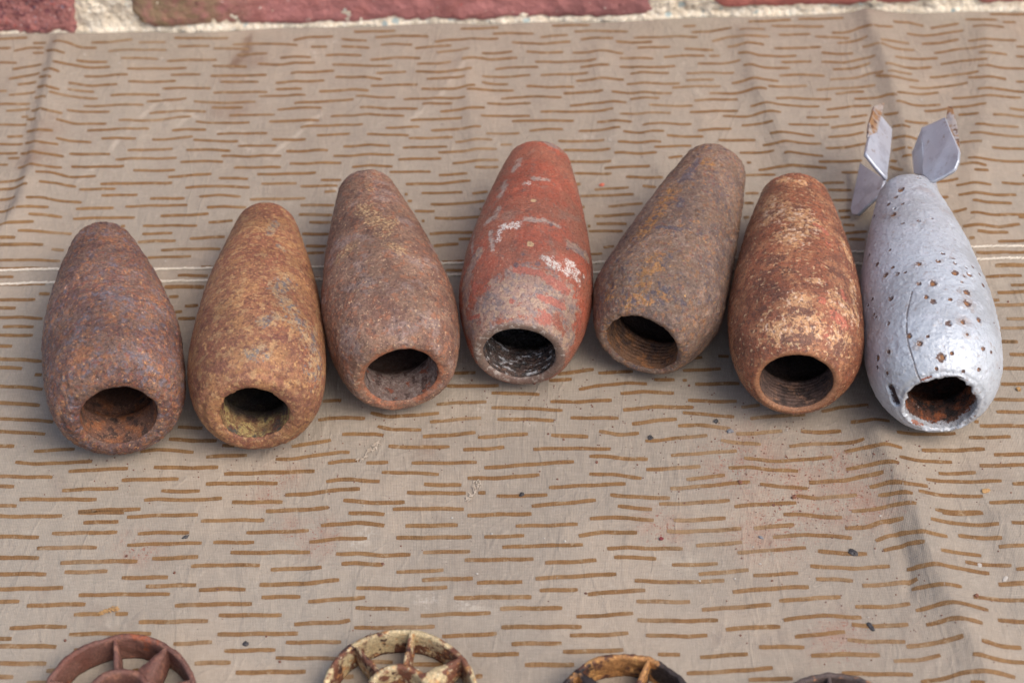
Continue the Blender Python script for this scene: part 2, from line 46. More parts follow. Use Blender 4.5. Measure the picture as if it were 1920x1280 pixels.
DASHES="""-2279,1869 -2061,1874;-2033,1839 -1976,1840;-1946,1832 -1883,1821 -1824,1796 -1753,1796;-2276,1813 -2124,1808;-2108,1788 -2048,1807 -1980,1808;-1969,1786 -1922,1754 -1880,1742;-2025,1773 -1978,1771;-2295,1720 -2083,1707;-2096,1664 -2038,1678 -1976,1695;-1924,1682 -1831,1669 -1770,1660 -1678,1656;-1828,1706 -1759,1696 -1694,1693;-1780,1834 -1715,1836 -1606,1852;-1577,1833 -1462,1836;-1700,1770 -1594,1779 -1451,1783;-1639,1713 -1565,1722 -1482,1719;-1444,1708 -1339,1717 -1231,1708;-1428,1867 -1313,1863 -1193,1855;-1408,1811 -1270,1809;-1253,1792 -1098,1772;-1170,1811 -1000,1801 -888,1780;-1149,1735 -1016,1735;-1247,1670 -1098,1651;-909,1817 -849,1837 -738,1843;-831,1772 -762,1773;-767,1713 -699,1721 -611,1703;-960,1699 -827,1697;-1053,1666 -938,1651 -807,1663;-735,1653 -697,1653 -598,1633 -477,1629;-1605,1643 -1498,1653 -1356,1660;-1782,1600 -1695,1599 -1597,1604;-1420,1612 -1360,1618 -1293,1613;-1249,1602 -1124,1592 -1010,1588;-908,1587 -830,1597 -725,1611;-2102,1601 -2030,1619 -1975,1636;-1965,1651 -1886,1615;-2061,1563 -1983,1578;-1976,1611 -1916,1575;-720,1567 -694,1569 -610,1560 -520,1541;-1204,1556 -1041,1543;-969,1534 -856,1532 -764,1545;-1592,1556 -1475,1564 -1393,1574;-1842,1552 -1740,1537 -1635,1540;-1841,1510 -1789,1505 -1728,1495;-967,1490 -854,1483;-1445,1522 -1344,1527 -1242,1515;-1974,1544 -1921,1512 -1872,1503;-1228,1486 -1078,1478 -999,1474;-2251,1522 -2098,1520;-783,1471 -690,1481 -638,1482 -574,1465;-1913,1482 -1820,1464 -1708,1451;-2087,1493 -1977,1512;-1656,1467 -1561,1473 -1452,1480;-1035,1448 -837,1442;-1976,1475 -1921,1446;-1502,1433 -1418,1441 -1338,1456;-1306,1434 -1185,1413 -1044,1411;-882,1389 -791,1403 -688,1415 -636,1417;-2218,1435 -1990,1438;-1761,1403 -1650,1403 -1511,1408;-1227,1386 -1097,1376;-951,1356 -767,1365;-2084,1394 -1985,1403;-1827,1376 -1735,1365 -1647,1364;-1979,1390 -1901,1363 -1842,1351;-1483,1355 -1368,1375 -1248,1362;-1149,1328 -1053,1327 -960,1324;-2016,1355 -1986,1358;-1991,1340 -1949,1325;-728,1310 -684,1314 -580,1310 -422,1293;-1604,1307 -1471,1307 -1378,1330 -1308,1331;-1862,1312 -1784,1290 -1652,1289;-980,1283 -774,1280;-1286,1297 -1189,1282 -1060,1277;-2246,1305 -1986,1305;-849,1239 -682,1254 -592,1248;-1728,1247 -1633,1252 -1473,1256;-1380,1249 -1312,1253 -1237,1240;-1980,1262 -1921,1238 -1865,1237;-1191,1213 -1096,1210 -983,1208;-2056,1229 -1991,1234;-1664,1198 -1598,1197 -1519,1191;-1456,1191 -1373,1195 -1290,1206;-780,1184 -679,1194 -643,1196;-962,1169 -823,1164;-1847,1193 -1785,1181 -1701,1173;-1286,1185 -1202,1169 -1099,1159;-2196,1182 -1984,1183;-1977,1186 -1918,1163 -1832,1154;-1097,1130 -1018,1130 -942,1130;-1548,1120 -1454,1128 -1366,1134;-1309,1122 -1227,1118 -1126,1104;-900,1096 -729,1091;-2158,1120 -1998,1129;-1987,1124 -1909,1096 -1801,1083;-1782,1101 -1617,1102;-706,1056 -674,1057 -572,1055 -458,1047;-1162,1075 -1050,1066 -918,1070;-2033,1095 -1986,1096;-1592,1068 -1485,1076 -1344,1075;-1327,1047 -1243,1049 -1152,1037;-882,1021 -773,1019 -672,1015;-2158,1051 -2027,1057;-1984,1035 -1898,1018 -1800,1014;-1765,1022 -1552,1030;-1106,1000 -916,1000;-1514,1006 -1344,1000;-651,1873 -470,1867;-190,1866 -25,1878;-703,1825 -592,1807;-558,1831 -450,1832 -327,1816;-300,1778 -243,1790 -152,1797 -26,1802;-533,1776 -465,1779 -396,1764;-384,1741 -304,1746 -228,1754;-52,1837 32,1838 126,1825;154,1800 273,1817;301,1840 409,1847 533,1835;206,1877 372,1885;31,1773 153,1752 283,1769;326,1785 383,1795 467,1793;478,1770 549,1754 633,1753;555,1788 658,1784 765,1784 829,1771;566,1715 707,1715;-702,1777 -579,1756;-292,1707 -213,1717 -152,1722;-99,1694 -38,1700 32,1709;91,1704 159,1690 250,1696;288,1691 379,1696 440,1700 504,1684;-574,1671 -470,1686 -360,1671;-186,1654 -107,1662 -54,1656 52,1666;127,1630 217,1626 388,1641;487,1652 629,1634;675,1646 755,1652 849,1648;-375,1634 -288,1632 -229,1642;318,1595 390,1600 441,1606;484,1594 599,1573 720,1584;-43,1591 28,1601 141,1593;-547,1583 -419,1586;-379,1583 -273,1575 -141,1589;147,1539 260,1545 349,1554;526,1542 690,1537;-100,1543 -18,1537 104,1541;-332,1533 -242,1534 -170,1541;296,1501 393,1512 498,1506;-100,1502 -56,1493 11,1489;-567,1497 -467,1500 -369,1497;507,1474 607,1467 730,1465;86,1469 190,1457 287,1464;-354,1469 -257,1461 -127,1480;-164,1454 -71,1454 33,1443;240,1418 323,1427 406,1434;441,1419 500,1413 603,1403 692,1402;695,1439 740,1444 814,1446 900,1445;-628,1439 -554,1422 -463,1417;-427,1403 -316,1403 -170,1406;-20,1395 99,1400 232,1392;516,1370 638,1369;-349,1367 -224,1373;-79,1367 9,1358 102,1356;264,1339 349,1355 423,1358 500,1347;591,1323 657,1319 731,1318 773,1320;-609,1361 -508,1346 -367,1338;-275,1320 -168,1333 -88,1338;141,1300 288,1302 443,1309;467,1274 565,1270 679,1273;-106,1288 1,1282 97,1274;-397,1265 -286,1272 -183,1278;22,1246 147,1244 277,1244;373,1236 439,1230 515,1224;557,1196 635,1206 722,1201 759,1202;-497,1218 -358,1223;-311,1201 -212,1208 -106,1215;92,1181 152,1190 231,1191;294,1179 378,1184 466,1185;475,1160 551,1149 644,1155;-573,1180 -489,1174 -401,1169;-85,1173 52,1168;-401,1150 -314,1152 -221,1160;-212,1128 -139,1133 -60,1134;208,1118 303,1116 397,1120;450,1097 626,1084;651,1127 716,1123 802,1124;-668,1116 -574,1113 -476,1103;-425,1091 -245,1100;-281,1065 -198,1069 -125,1074 -42,1076;-28,1101 20,1102;228,1064 322,1060 419,1061;433,1035 604,1016;595,1051 712,1065 748,1066;-442,1020 -356,1022 -268,1027;-223,996 -140,1008 -36,1008;649,988 707,1001;247,994 333,990 418,987;389,948 468,950 571,942;-628,988 -549,988 -463,977;-133,969 -37,965;769,1850 827,1850;1055,1870 1241,1878;1271,1879 1378,1872 1466,1869;805,1806 889,1811 981,1830;1010,1805 1122,1811;1152,1839 1266,1831 1376,1819;1674,1828 1742,1838 1804,1814;1832,1798 1907,1814 1958,1823;2104,1887 2411,1889;1990,1849 2128,1848;2149,1833 2207,1836;2011,1795 2149,1795;1404,1774 1465,1771 1527,1787 1597,1761 1668,1787;887,1743 962,1767 1042,1743 1134,1757;1176,1774 1313,1775;1330,1757 1408,1742 1475,1731;1418,1702 1487,1708 1547,1716;1722,1757 1798,1745 1883,1759 1969,1772;1595,1668 1664,1682 1723,1685;1777,1689 1850,1693 1938,1711;1975,1696 2052,1690 2187,1705;948,1703 1015,1698 1105,1697;766,1697 890,1683;1147,1679 1242,1684 1348,1682;1519,1664 1568,1652 1640,1628 1740,1642;1344,1646 1402,1629 1477,1629;1821,1624 1918,1644 2071,1643;2004,1604 2059,1599 2125,1599;2176,1664 2356,1659;2163,1596 2311,1598;868,1644 913,1644;989,1650 1068,1617 1237,1633;815,1596 909,1593 996,1601;1168,1590 1296,1590;1337,1584 1425,1570 1502,1587 1563,1586;1642,1566 1726,1581 1830,1590;1835,1547 1919,1564 2032,1555;1003,1564 1075,1538 1201,1550;1593,1514 1669,1506 1795,1530;1379,1529 1465,1530 1538,1554;1985,1516 2073,1503 2282,1525;761,1532 844,1536 963,1528;1597,1464 1647,1465 1702,1473;1776,1461 1875,1472 1982,1480;1150,1496 1238,1508 1340,1488;1359,1463 1472,1468 1534,1491 1581,1472;1549,1469 1603,1425 1726,1432;1934,1449 2000,1436 2091,1432;758,1488 874,1489;946,1463 1031,1468 1090,1457 1142,1455;2131,1425 2269,1429;1093,1412 1169,1422 1259,1430;1676,1378 1773,1392 1928,1414;1296,1401 1434,1404 1541,1411;1959,1365 2032,1360 2108,1358 2297,1366;848,1400 959,1397 1033,1406 1087,1395;1370,1369 1438,1377 1490,1378;1615,1325 1689,1338 1798,1362;781,1354 867,1361 963,1357;1118,1334 1191,1351 1249,1341 1348,1336;1443,1334 1513,1333 1577,1332 1612,1308;1847,1322 1965,1314 2054,1315 2134,1320;1010,1308 1067,1306 1125,1295 1295,1292;1604,1271 1669,1260 1793,1284;1321,1270 1388,1276 1434,1288 1507,1286;1718,1233 1848,1264 1977,1261;2072,1245 2238,1237;757,1278 861,1285 958,1286;891,1253 997,1247 1048,1256 1130,1242;1231,1219 1367,1222;1414,1218 1484,1228;1549,1224 1604,1197;1855,1213 1936,1206;1992,1196 2050,1203 2262,1190;963,1193 1028,1194 1091,1188;1621,1142 1659,1143 1722,1160;1151,1165 1229,1171 1320,1172;1910,1138 1984,1128 2090,1136;781,1163 851,1171 921,1174;1325,1153 1396,1164 1471,1183;1572,1138 1604,1121 1639,1108;1071,1124 1120,1112 1184,1104 1250,1100;1880,1088 1982,1074 2217,1080;1307,1093 1388,1100 1456,1122;1563,1067 1608,1051 1662,1039;1833,1038 1919,1028;860,1102 1012,1098;1037,1062 1114,1057 1178,1045 1273,1050;1288,1023 1371,1026 1454,1052;1553,996 1592,986 1626,976;1954,996 2194,1006;940,1024 1011,1018 1079,1022;1114,989 1191,975 1271,974;1582,938 1619,931;1847,936 1927,920 2197,928;1248,937 1346,940 1425,945;1538,939 1560,921;963,961 981,962;1005,914 1073,922 1134,911 1198,905 1277,903;1811,903 1852,900 1914,887;1530,905 1575,862;1858,856 1917,860;-2164,945 -1994,954 -1931,948;-2184,902 -1972,907 -1921,902;-1900,978 -1845,985 -1765,960 -1659,969;-1879,924 -1801,918 -1729,904;-1369,960 -1287,964 -1193,967;-1163,941 -1044,932;-1010,958 -900,960 -772,963;-751,920 -669,911;-1637,925 -1499,930 -1348,924;-989,903 -847,903;-1717,889 -1573,897;-1293,891 -1195,895 -1034,882;-832,886 -682,881;-734,848 -688,850;-1625,857 -1481,861;-1429,836 -1289,828;-1233,835 -1162,841 -1066,829;-2114,838 -2006,842 -1965,846;-1917,822 -1852,830 -1767,815 -1696,812;-1029,812 -920,813 -808,812;-2106,777 -1953,763 -1899,771 -1822,779;-1715,775 -1568,785;-1523,792 -1414,794 -1275,787;-1197,771 -1129,772 -1040,766;-826,775 -691,766;-1894,731 -1840,733 -1763,724;-1377,732 -1280,728 -1186,733;-830,721 -696,710;-1720,716 -1603,726 -1477,726;-2097,690 -1965,683 -1869,693;-1183,683 -1088,690;-786,675 -701,667;-1528,678 -1511,678;-1442,676 -1338,673 -1226,666;-1925,644 -1835,642 -1779,633 -1713,629;-1439,630 -1320,628;-811,608 -706,602;-2135,618 -1931,608;-1249,593 -1112,599;-1452,583 -1386,586 -1302,584;-793,539 -713,535;-2074,577 -1910,573 -1816,569;-1781,542 -1732,536;-1356,533 -1249,534 -1124,530;-785,501 -719,497;-1404,493 -1321,492 -1235,493;-2069,492 -1877,488 -1738,474;-2108,447 -1876,437 -1779,429;-1191,426 -1146,427;-2096,402 -1907,389;-1276,382 -1159,377;-749,353 -726,353;-2049,356 -1778,345;-1322,324 -1169,319;-1796,298 -1755,296;-2044,278 -1806,267;-1300,271 -1263,270;-2072,237 -1875,227;-1235,219 -1184,221;-1269,188 -1242,189;-2023,184 -1847,176 -1765,164;-1255,152 -1189,152;-1911,131 -1793,124;-2001,92 -1790,78;1688,795 1790,818;1775,778 1836,780 1915,776;1959,793 2187,791;2051,843 2198,837;1775,722 1837,720 1916,717 2006,726;1706,711 1735,714;1822,678 1874,669 1980,675;1738,628 1793,634;1802,608 1884,597 1953,607 2123,623;1991,595 2122,601;1762,541 1817,536 1894,529 1989,555;1812,505 1867,498 1934,504;1776,475 1797,474;1883,449 2105,470;1789,393 1870,388 2116,394;1850,321 2047,322;1806,266 1942,267;1891,216 2079,216;1834,178 2030,179;1809,140 1835,140;1809,112 2012,110;1844,40 2018,37;1815,-6 2020,-12;1798,-74 1863,-76;-1998,34 -1860,28;-2006,-24 -1823,-43 -1739,-55;-2018,-64 -1807,-88;-1756,-122 -1729,-125;-2001,-164 -1804,-179 -1717,-196;-1971,-247 -1792,-262 -1716,-276;-1988,-325 -1761,-341 -1657,-356;-1975,-385 -1759,-403 -1678,-415;-1911,-462 -1781,-468;-1708,-494 -1639,-492 -1563,-488;-1767,-544 -1681,-555 -1568,-551 -1494,-549;-1893,-602 -1729,-613 -1625,-618;-1572,-594 -1489,-588 -1363,-584;-1921,-649 -1754,-656;-1583,-680 -1490,-676 -1387,-676;-1727,-716 -1609,-720 -1457,-724;-1912,-737 -1732,-746;-1515,-778 -1405,-772 -1300,-772;-1232,-452 -1149,-461 -1060,-466;-1328,-509 -1272,-498 -1138,-516;-1039,-487 -994,-493;-1092,-538 -947,-535;-1273,-581 -1163,-588 -1045,-589;-1022,-620 -873,-618 -704,-616;-1380,-638 -1277,-637 -1180,-639;-1083,-663 -957,-664 -831,-667;-1236,-691 -1178,-695 -1101,-696;-1205,-396 -1116,-403;-1292,-732 -1237,-727 -1150,-736 -1021,-731;-985,-750 -809,-752;-802,-722 -718,-718 -645,-707 -608,-701 -542,-703;-662,-666 -609,-656 -572,-656 -522,-669 -474,-671;-865,-792 -740,-789 -648,-782;-792,-498 -729,-489 -653,-473;-845,-557 -776,-557 -689,-540 -614,-532 -584,-534;-659,-581 -612,-572 -549,-574;-703,-377 -665,-369 -620,-369 -534,-374;-691,-286 -623,-284;-515,-349 -447,-371 -351,-366 -268,-360;-243,-225 -133,-230 -52,-230;-278,-316 -198,-310 -97,-309;-218,-162 -136,-164;-79,-267 8,-271 95,-282;132,-214 214,-213;163,-185 297,-166;312,-184 439,-180;514,-222 588,-226;238,-262 312,-247 410,-237 487,-242;388,-287 472,-281 582,-292;-80,-338 20,-343 176,-362;133,-318 238,-323 355,-318;393,-369 499,-356 608,-361 646,-364;-301,-402 -211,-392 -117,-386;-59,-396 31,-397 143,-409;203,-399 286,-402 375,-406;421,-436 501,-423 583,-417;585,-450 601,-448 658,-448 715,-458 770,-468;-488,-414 -433,-433 -331,-437;-614,-448 -496,-450 -466,-460;-326,-470 -236,-467 -137,-456;-130,-481 -46,-474 49,-468;131,-478 263,-491;302,-466 371,-485 444,-480;464,-517 521,-515 597,-505 686,-499;-447,-511 -343,-521 -230,-521;-182,-537 -97,-535 -36,-529;66,-542 154,-541 339,-550;-524,-584 -446,-586;-364,-591 -261,-597 -134,-597;-108,-624 14,-615 208,-604;263,-581 328,-585 403,-599 468,-602;550,-588 591,-585 673,-580 784,-573;-468,-631 -379,-636 -267,-648;459,-650 587,-645 650,-640;259,-663 343,-668 441,-688;-167,-670 -49,-672 85,-661;-319,-691 -254,-698 -188,-700;116,-721 217,-716 384,-711;537,-737 580,-737 692,-727 817,-715;-378,-726 -285,-733 -173,-737;-130,-738 -104,-738;-67,-753 24,-757 110,-753;327,-759 393,-770 534,-781;-599,-752 -550,-756 -488,-769 -385,-768;54,-802 164,-794 277,-783;351,-810 409,-822 468,-828;494,-806 575,-807 649,-803 739,-797;-426,-798 -309,-801 -180,-808;1803,-75 1865,-78;1824,-140 1989,-148;1783,-207 1950,-218;1767,-283 1970,-295;1728,-358 1946,-368;621,-181 693,-178 761,-175;668,-118 698,-114;757,-111 796,-112;617,-231 633,-230;661,-251 745,-249 823,-250;629,-327 706,-336 805,-338;818,-366 886,-359;606,-386 688,-399 789,-413;845,-423 922,-413 1044,-408;1103,-395 1169,-378 1272,-380;1200,-455 1263,-464 1334,-474;1727,-418 1928,-426;1640,-461 1655,-464;1656,-483 1900,-491;1350,-532 1445,-526 1564,-517;1019,-487 1091,-495 1162,-492;788,-494 864,-493 953,-483;1608,-539 1756,-538;731,-522 796,-538 871,-544;970,-557 1060,-547 1160,-551 1235,-546;1161,-588 1223,-583 1276,-592 1358,-609;1429,-604 1655,-593;1341,-654 1411,-659 1529,-653;1682,-620 1883,-623;806,-606 901,-625 988,-622 1115,-611;1157,-668 1214,-661 1273,-665 1336,-684;1623,-671 1874,-670;747,-650 817,-649 897,-664 989,-672;1472,-711 1605,-702;1021,-724 1139,-720 1215,-704 1280,-706;596,-698 670,-692 732,-682;1422,-746 1492,-746 1688,-741;1723,-754 1866,-759;850,-728 914,-739 1014,-752;1227,-754 1286,-753 1347,-778 1422,-780;971,-783 1043,-796 1180,-785;1251,-795 1309,-805 1362,-824;1385,-809 1462,-813 1611,-809;1628,-838 1830,-835;752,-825 832,-818 967,-814;1152,-856 1232,-853 1292,-846 1368,-869;1431,-886 1481,-886 1593,-881;-1514,-782 -1355,-784;-1908,-782 -1703,-795 -1568,-795;-1343,-806 -1230,-801 -1098,-803;-1491,-828 -1370,-825;-1086,-831 -982,-829 -867,-832;-1882,-875 -1702,-884 -1635,-889;-1593,-873 -1497,-873 -1369,-873;-1298,-880 -1222,-878 -1122,-881;-926,-885 -832,-885 -712,-882;-672,-860 -602,-856 -547,-851 -453,-868;-1329,-930 -1218,-928 -1075,-927;-1036,-926 -896,-929;-708,-931 -599,-919 -511,-922;-1635,-938 -1532,-936 -1431,-938;-974,-970 -911,-975 -821,-973 -703,-975;-1832,-969 -1622,-979;-615,-985 -597,-987 -549,-984 -464,-997 -361,-999;-1238,-992 -1157,-991 -1082,-987;-1547,-1002 -1415,-999 -1286,-1001;-1103,-1027 -998,-1025 -870,-1028;-833,-1047 -739,-1046 -661,-1041;-1852,-1040 -1588,-1049;-1528,-1043 -1446,-1044 -1383,-1042;-1332,-1072 -1176,-1073;-866,-1112 -723,-1110 -599,-1096;-1828,-1106 -1628,-1109 -1524,-1109;-1247,-1111 -1164,-1109 -1078,-1108;-1067,-1130 -996,-1127 -911,-1130;-1468,-1142 -1363,-1141 -1163,-1145;-856,-1164 -726,-1164;-1804,-1156 -1663,-1162;-1636,-1181 -1548,-1179 -1440,-1179;-1142,-1194 -1026,-1191 -886,-1191;-700,-1185 -589,-1178 -510,-1173;-1474,-1221 -1386,-1222;-1336,-1223 -1294,-1224;-993,-1237 -784,-1240;-1255,-1259 -1144,-1260 -1026,-1259;-1680,-1270 -1577,-1267 -1491,-1270;-741,-1278 -656,-1274 -586,-1273 -557,-1266;-1480,-1302 -1380,-1301 -1209,-1307;-991,-1316 -859,-1315 -726,-1317;-1790,-1306 -1667,-1312;-1132,-1350 -1071,-1350 -1006,-1346;-764,-1352 -583,-1353;-1781,-1340 -1596,-1344 -1515,-1350;-963,-1383 -796,-1381;-1456,-1365 -1425,-1364;-1056,-1430 -938,-1428;-794,-1414 -580,-1420;-1802,-1404 -1539,-1416;-1255,-1453 -1188,-1457;-1536,-1443 -1496,-1444;-920,-1470 -820,-1469 -693,-1470;-1788,-1458 -1640,-1463;-1594,-1487 -1513,-1490;-579,-808 -517,-811 -454,-820;-168,-838 -63,-836 53,-838;-381,-874 -201,-878;-3,-889 100,-891 210,-888;252,-866 327,-859 400,-868 471,-877;539,-880 570,-881 643,-880 718,-874;-411,-924 -295,-928 -153,-931;-111,-935 26,-934;211,-939 299,-925 411,-931;512,-927 566,-931 669,-928 767,-923;-50,-982 86,-979 224,-979;305,-997 369,-993 429,-999 561,-1004;-319,-990 -159,-995;-178,-1032 -66,-1036 55,-1035;93,-1053 185,-1052 267,-1047;327,-1036 396,-1036 469,-1046;-595,-1028 -547,-1027 -454,-1037;520,-1073 556,-1074 675,-1073;-408,-1069 -330,-1071 -249,-1068;59,-1118 183,-1114 331,-1106;-321,-1107 -234,-1106 -150,-1110;-137,-1129 15,-1132;390,-1136 467,-1143 550,-1147 690,-1145;-541,-1131 -395,-1142 -236,-1141;72,-1169 199,-1169;231,-1190 323,-1181 424,-1178;-214,-1186 -86,-1191 44,-1196;391,-1222 544,-1230 569,-1229;-541,-1215 -446,-1221 -362,-1225;-61,-1239 145,-1244;-324,-1254 -210,-1251 -92,-1255;190,-1281 283,-1278 378,-1271;390,-1300 538,-1308 655,-1308;-543,-1297 -438,-1300 -277,-1300;-58,-1313 59,-1318 206,-1321;-253,-1339 -175,-1339 -73,-1338;166,-1354 256,-1357 358,-1352;414,-1361 534,-1370 615,-1369;-26,-1382 138,-1385;141,-1417 230,-1420 338,-1418;-154,-1417 -2,-1423;448,-1438 520,-1444;16,-1464 176,-1470;-484,-1435 -412,-1438;-346,-1450 -245,-1450;-577,-1495 -537,-1491;-144,-1501 -121,-1502;917,-864 962,-863 1034,-876 1117,-883;1454,-896 1598,-886;810,-922 871,-917 949,-909;1121,-931 1192,-928 1255,-905 1320,-911;1408,-932 1491,-938 1641,-944;1685,-937 1815,-930;870,-963 988,-955 1048,-960 1139,-972;1217,-988 1291,-959 1360,-985 1400,-998 1455,-1001;1494,-992 1549,-994 1641,-1004;607,-993 683,-988 764,-983;744,-1027 842,-1024 978,-1013;1016,-1026 1093,-1038 1181,-1042;1238,-1030 1307,-1012 1372,-1031;1624,-1039 1830,-1033;1421,-1066 1481,-1067 1560,-1072;983,-1091 1127,-1103 1250,-1097;1305,-1110 1364,-1123 1439,-1134 1505,-1141 1574,-1146;1499,-1105 1565,-1110 1652,-1120;1664,-1138 1799,-1136;606,-1116 690,-1109 775,-1104;788,-1128 867,-1127 939,-1122;996,-1146 1061,-1148 1119,-1154;1147,-1175 1242,-1172 1332,-1159;1309,-1194 1360,-1198 1413,-1214 1468,-1217;1596,-1192 1799,-1197;713,-1192 813,-1186 968,-1180;1500,-1255 1564,-1255 1764,-1258;863,-1238 956,-1230 1069,-1220;605,-1263 718,-1257 835,-1251;1112,-1261 1200,-1266 1295,-1256;1309,-1285 1388,-1277 1448,-1290 1542,-1305;869,-1316 995,-1298 1127,-1307;1334,-1345 1408,-1338 1454,-1356 1512,-1364;1567,-1344 1777,-1341;677,-1347 769,-1339 856,-1343;1091,-1335 1171,-1344 1277,-1338;898,-1386 986,-1375 1066,-1365;1257,-1429 1340,-1418 1441,-1411;1069,-1398 1145,-1405 1257,-1407;1497,-1433 1553,-1446 1627,-1448;778,-1419 853,-1423 925,-1427;584,-1455 666,-1450 740,-1446;942,-1463 1034,-1455 1167,-1459;1208,-1484 1285,-1482 1362,-1466;1460,-1482 1520,-1497 1583,-1506 1724,-1507;536,-1518 672,-1513 815,-1504;1034,-1528 1117,-1532 1262,-1537;732,-1549 795,-1546 874,-1548;1283,-1568 1359,-1556 1424,-1538 1484,-1543 1540,-1553 1585,-1563;1440,-1578 1483,-1585;-475,943 -310,945;-409,870 -278,873 -150,893;-278,925 -162,936;-346,815 -182,822;-412,811 -400,810;-309,751 -222,751 -94,765;-400,769 -382,769;-371,711 -292,710;-292,670 -198,667 -116,674;-343,655 -331,655;-311,581 -213,587 -135,583;-198,547 -143,547;-295,513 -198,521;-263,418 -175,415;-248,372 -182,367;-144,813 -82,819;-116,718 -108,720;266,924 416,914;272,859 290,859;291,724 300,723;307,610 318,610;-218,421 -178,417;472,891 619,865;343,824 480,827;535,832 588,814;285,788 497,785;393,721 529,730;336,667 494,671;342,625 461,617;310,583 443,577;363,488 405,493;311,449 357,450;950,886 977,887;940,778 966,778;931,722 961,722;923,640 943,641;951,887 1069,881;936,722 968,719;945,780 993,775;920,636 936,638;1248,816 1337,816;1268,777 1360,769;1277,716 1353,712;1293,653 1341,653;1296,614 1336,614;1303,574 1346,569;1301,526 1389,531;1313,491 1376,488;1333,876 1402,875"""


def seg_dist(P, pts):
    """distance of points P(n,2|3) to a polyline; signed (2-D, + on the right of travel) too"""
    P = np.asarray(P, float); pts = np.asarray(pts, float)
    best = np.full(len(P), 1e9); sg = np.ones(len(P)); tt = np.zeros(len(P))
    m = max(len(pts)-1, 1)
    for i in range(m):
        a = pts[i]; b = pts[min(i+1, len(pts)-1)]
        ab = b-a; L2 = (ab*ab).sum()+1e-9
        t = np.clip(((P-a)@ab)/L2, 0, 1)
        d = np.linalg.norm(P-(a+t[:, None]*ab), axis=1)
        k = d < best
        best[k] = d[k]; tt[k] = (i+t[k])/m
        if P.shape[1] == 2:
            c = ab[0]*(P[:, 1]-a[1])-ab[1]*(P[:, 0]-a[0])
            sg[k] = np.where(c[k] > 0, -1.0, 1.0)
    return best, sg, tt

# folds of the cloth: crest polyline (mm), height, width on the left flank, width on the right flank
RIDGES = [([(151.0, -167.5),(148.9, -153.5),(144.7, -133.9),(141.8, -124.7),(140.6, -117.3),(138.8, -109.9),(137.4, -95.1),(134.7, -82.6),(132.8, -72.9),(130.5, -63.8),(128.9, -54.8),(127.3, -44.1),(125.8, -31.1)], 4.8, 6, 13),([(128.5, -124.7),(131.0, -116.4),(131.1, -106.9),(129.2, -97.7),(125.8, -87.0)], -1.3, 1.4, 1.4),([(169.3, -123.7),(167.3, -105.7),(163.3, -87.0)], 1.6, 7, 10),([(160.5, 58.3),(160.5, 86.5),(161.5, 116.0),(160.7, 136.5),(160.1, 152.7),(158.4, 170.5),(156.8, 187.2),(156.9, 196.7)], 4.4, 5, 11),([(114.5, 81.8),(114.0, 94.6),(112.1, 109.5),(107.2, 134.1),(104.0, 149.2),(103.4, 176.3),(102.4, 185.6)], 2.9, 5, 11),([(181.3, 42.4),(182.0, 56.0),(184.6, 81.4),(200.2, 135.0),(205.6, 174.1),(206.1, 185.2)], 1.9, 6, 10),([(-202.9, 56.1),(-196.3, 71.1),(-194.1, 81.9),(-192.7, 106.0),(-192.6, 120.5),(-193.2, 141.3),(-192.9, 160.6),(-192.5, 184.2),(-192.6, 193.5)], 3.2, 3.2, 12),([(-11.2, 92.8),(-13.9, 119.2),(-15.4, 136.3),(-15.3, 164.5),(-14.0, 182.8)], 1.3, 4, 7),([(45.5, 90.7),(44.6, 137.5),(39.8, 152.4),(40.1, 184.4)], 1.2, 4.5, 7),([(-54.2, 94.4),(-57.6, 137.9),(-61.3, 184.6)], 0.7, 6, 8),([(-151.2, 97.9),(-160.7, 155.9),(-168.0, 181.4)], 0.8, 8, 9),([(-71.4, 95.0),(-86.5, 139.0),(-91.7, 185.8)], 0.9, 5, 8),([(64.6, 43.6),(60.4, 90.2),(57.7, 133.5),(56.2, 183.7)], 1.1, 4.5, 8),([(96.1, -159.8),(92.8, -128.0),(85.7, -94.0)], 0.8, 14, 14),([(-155.5, 98.1),(-148.0, 131.0),(-137.7, 151.4)], 0.45, 2, 2),([(-120.6, 119.2),(-134.1, 135.6),(-142.9, 124.1)], 0.35, 2, 2),([(-39.6, 127.6),(-26.5, 143.7),(-14.1, 179.1)], 0.4, 2, 2),([(-93.1, 99.0),(-102.5, 110.9),(-114.2, 122.3)], 0.35, 2, 2),([(4.3, -148.8),(-5.7, -120.6),(-12.5, -90.9)], 0.5, 12, 12)]

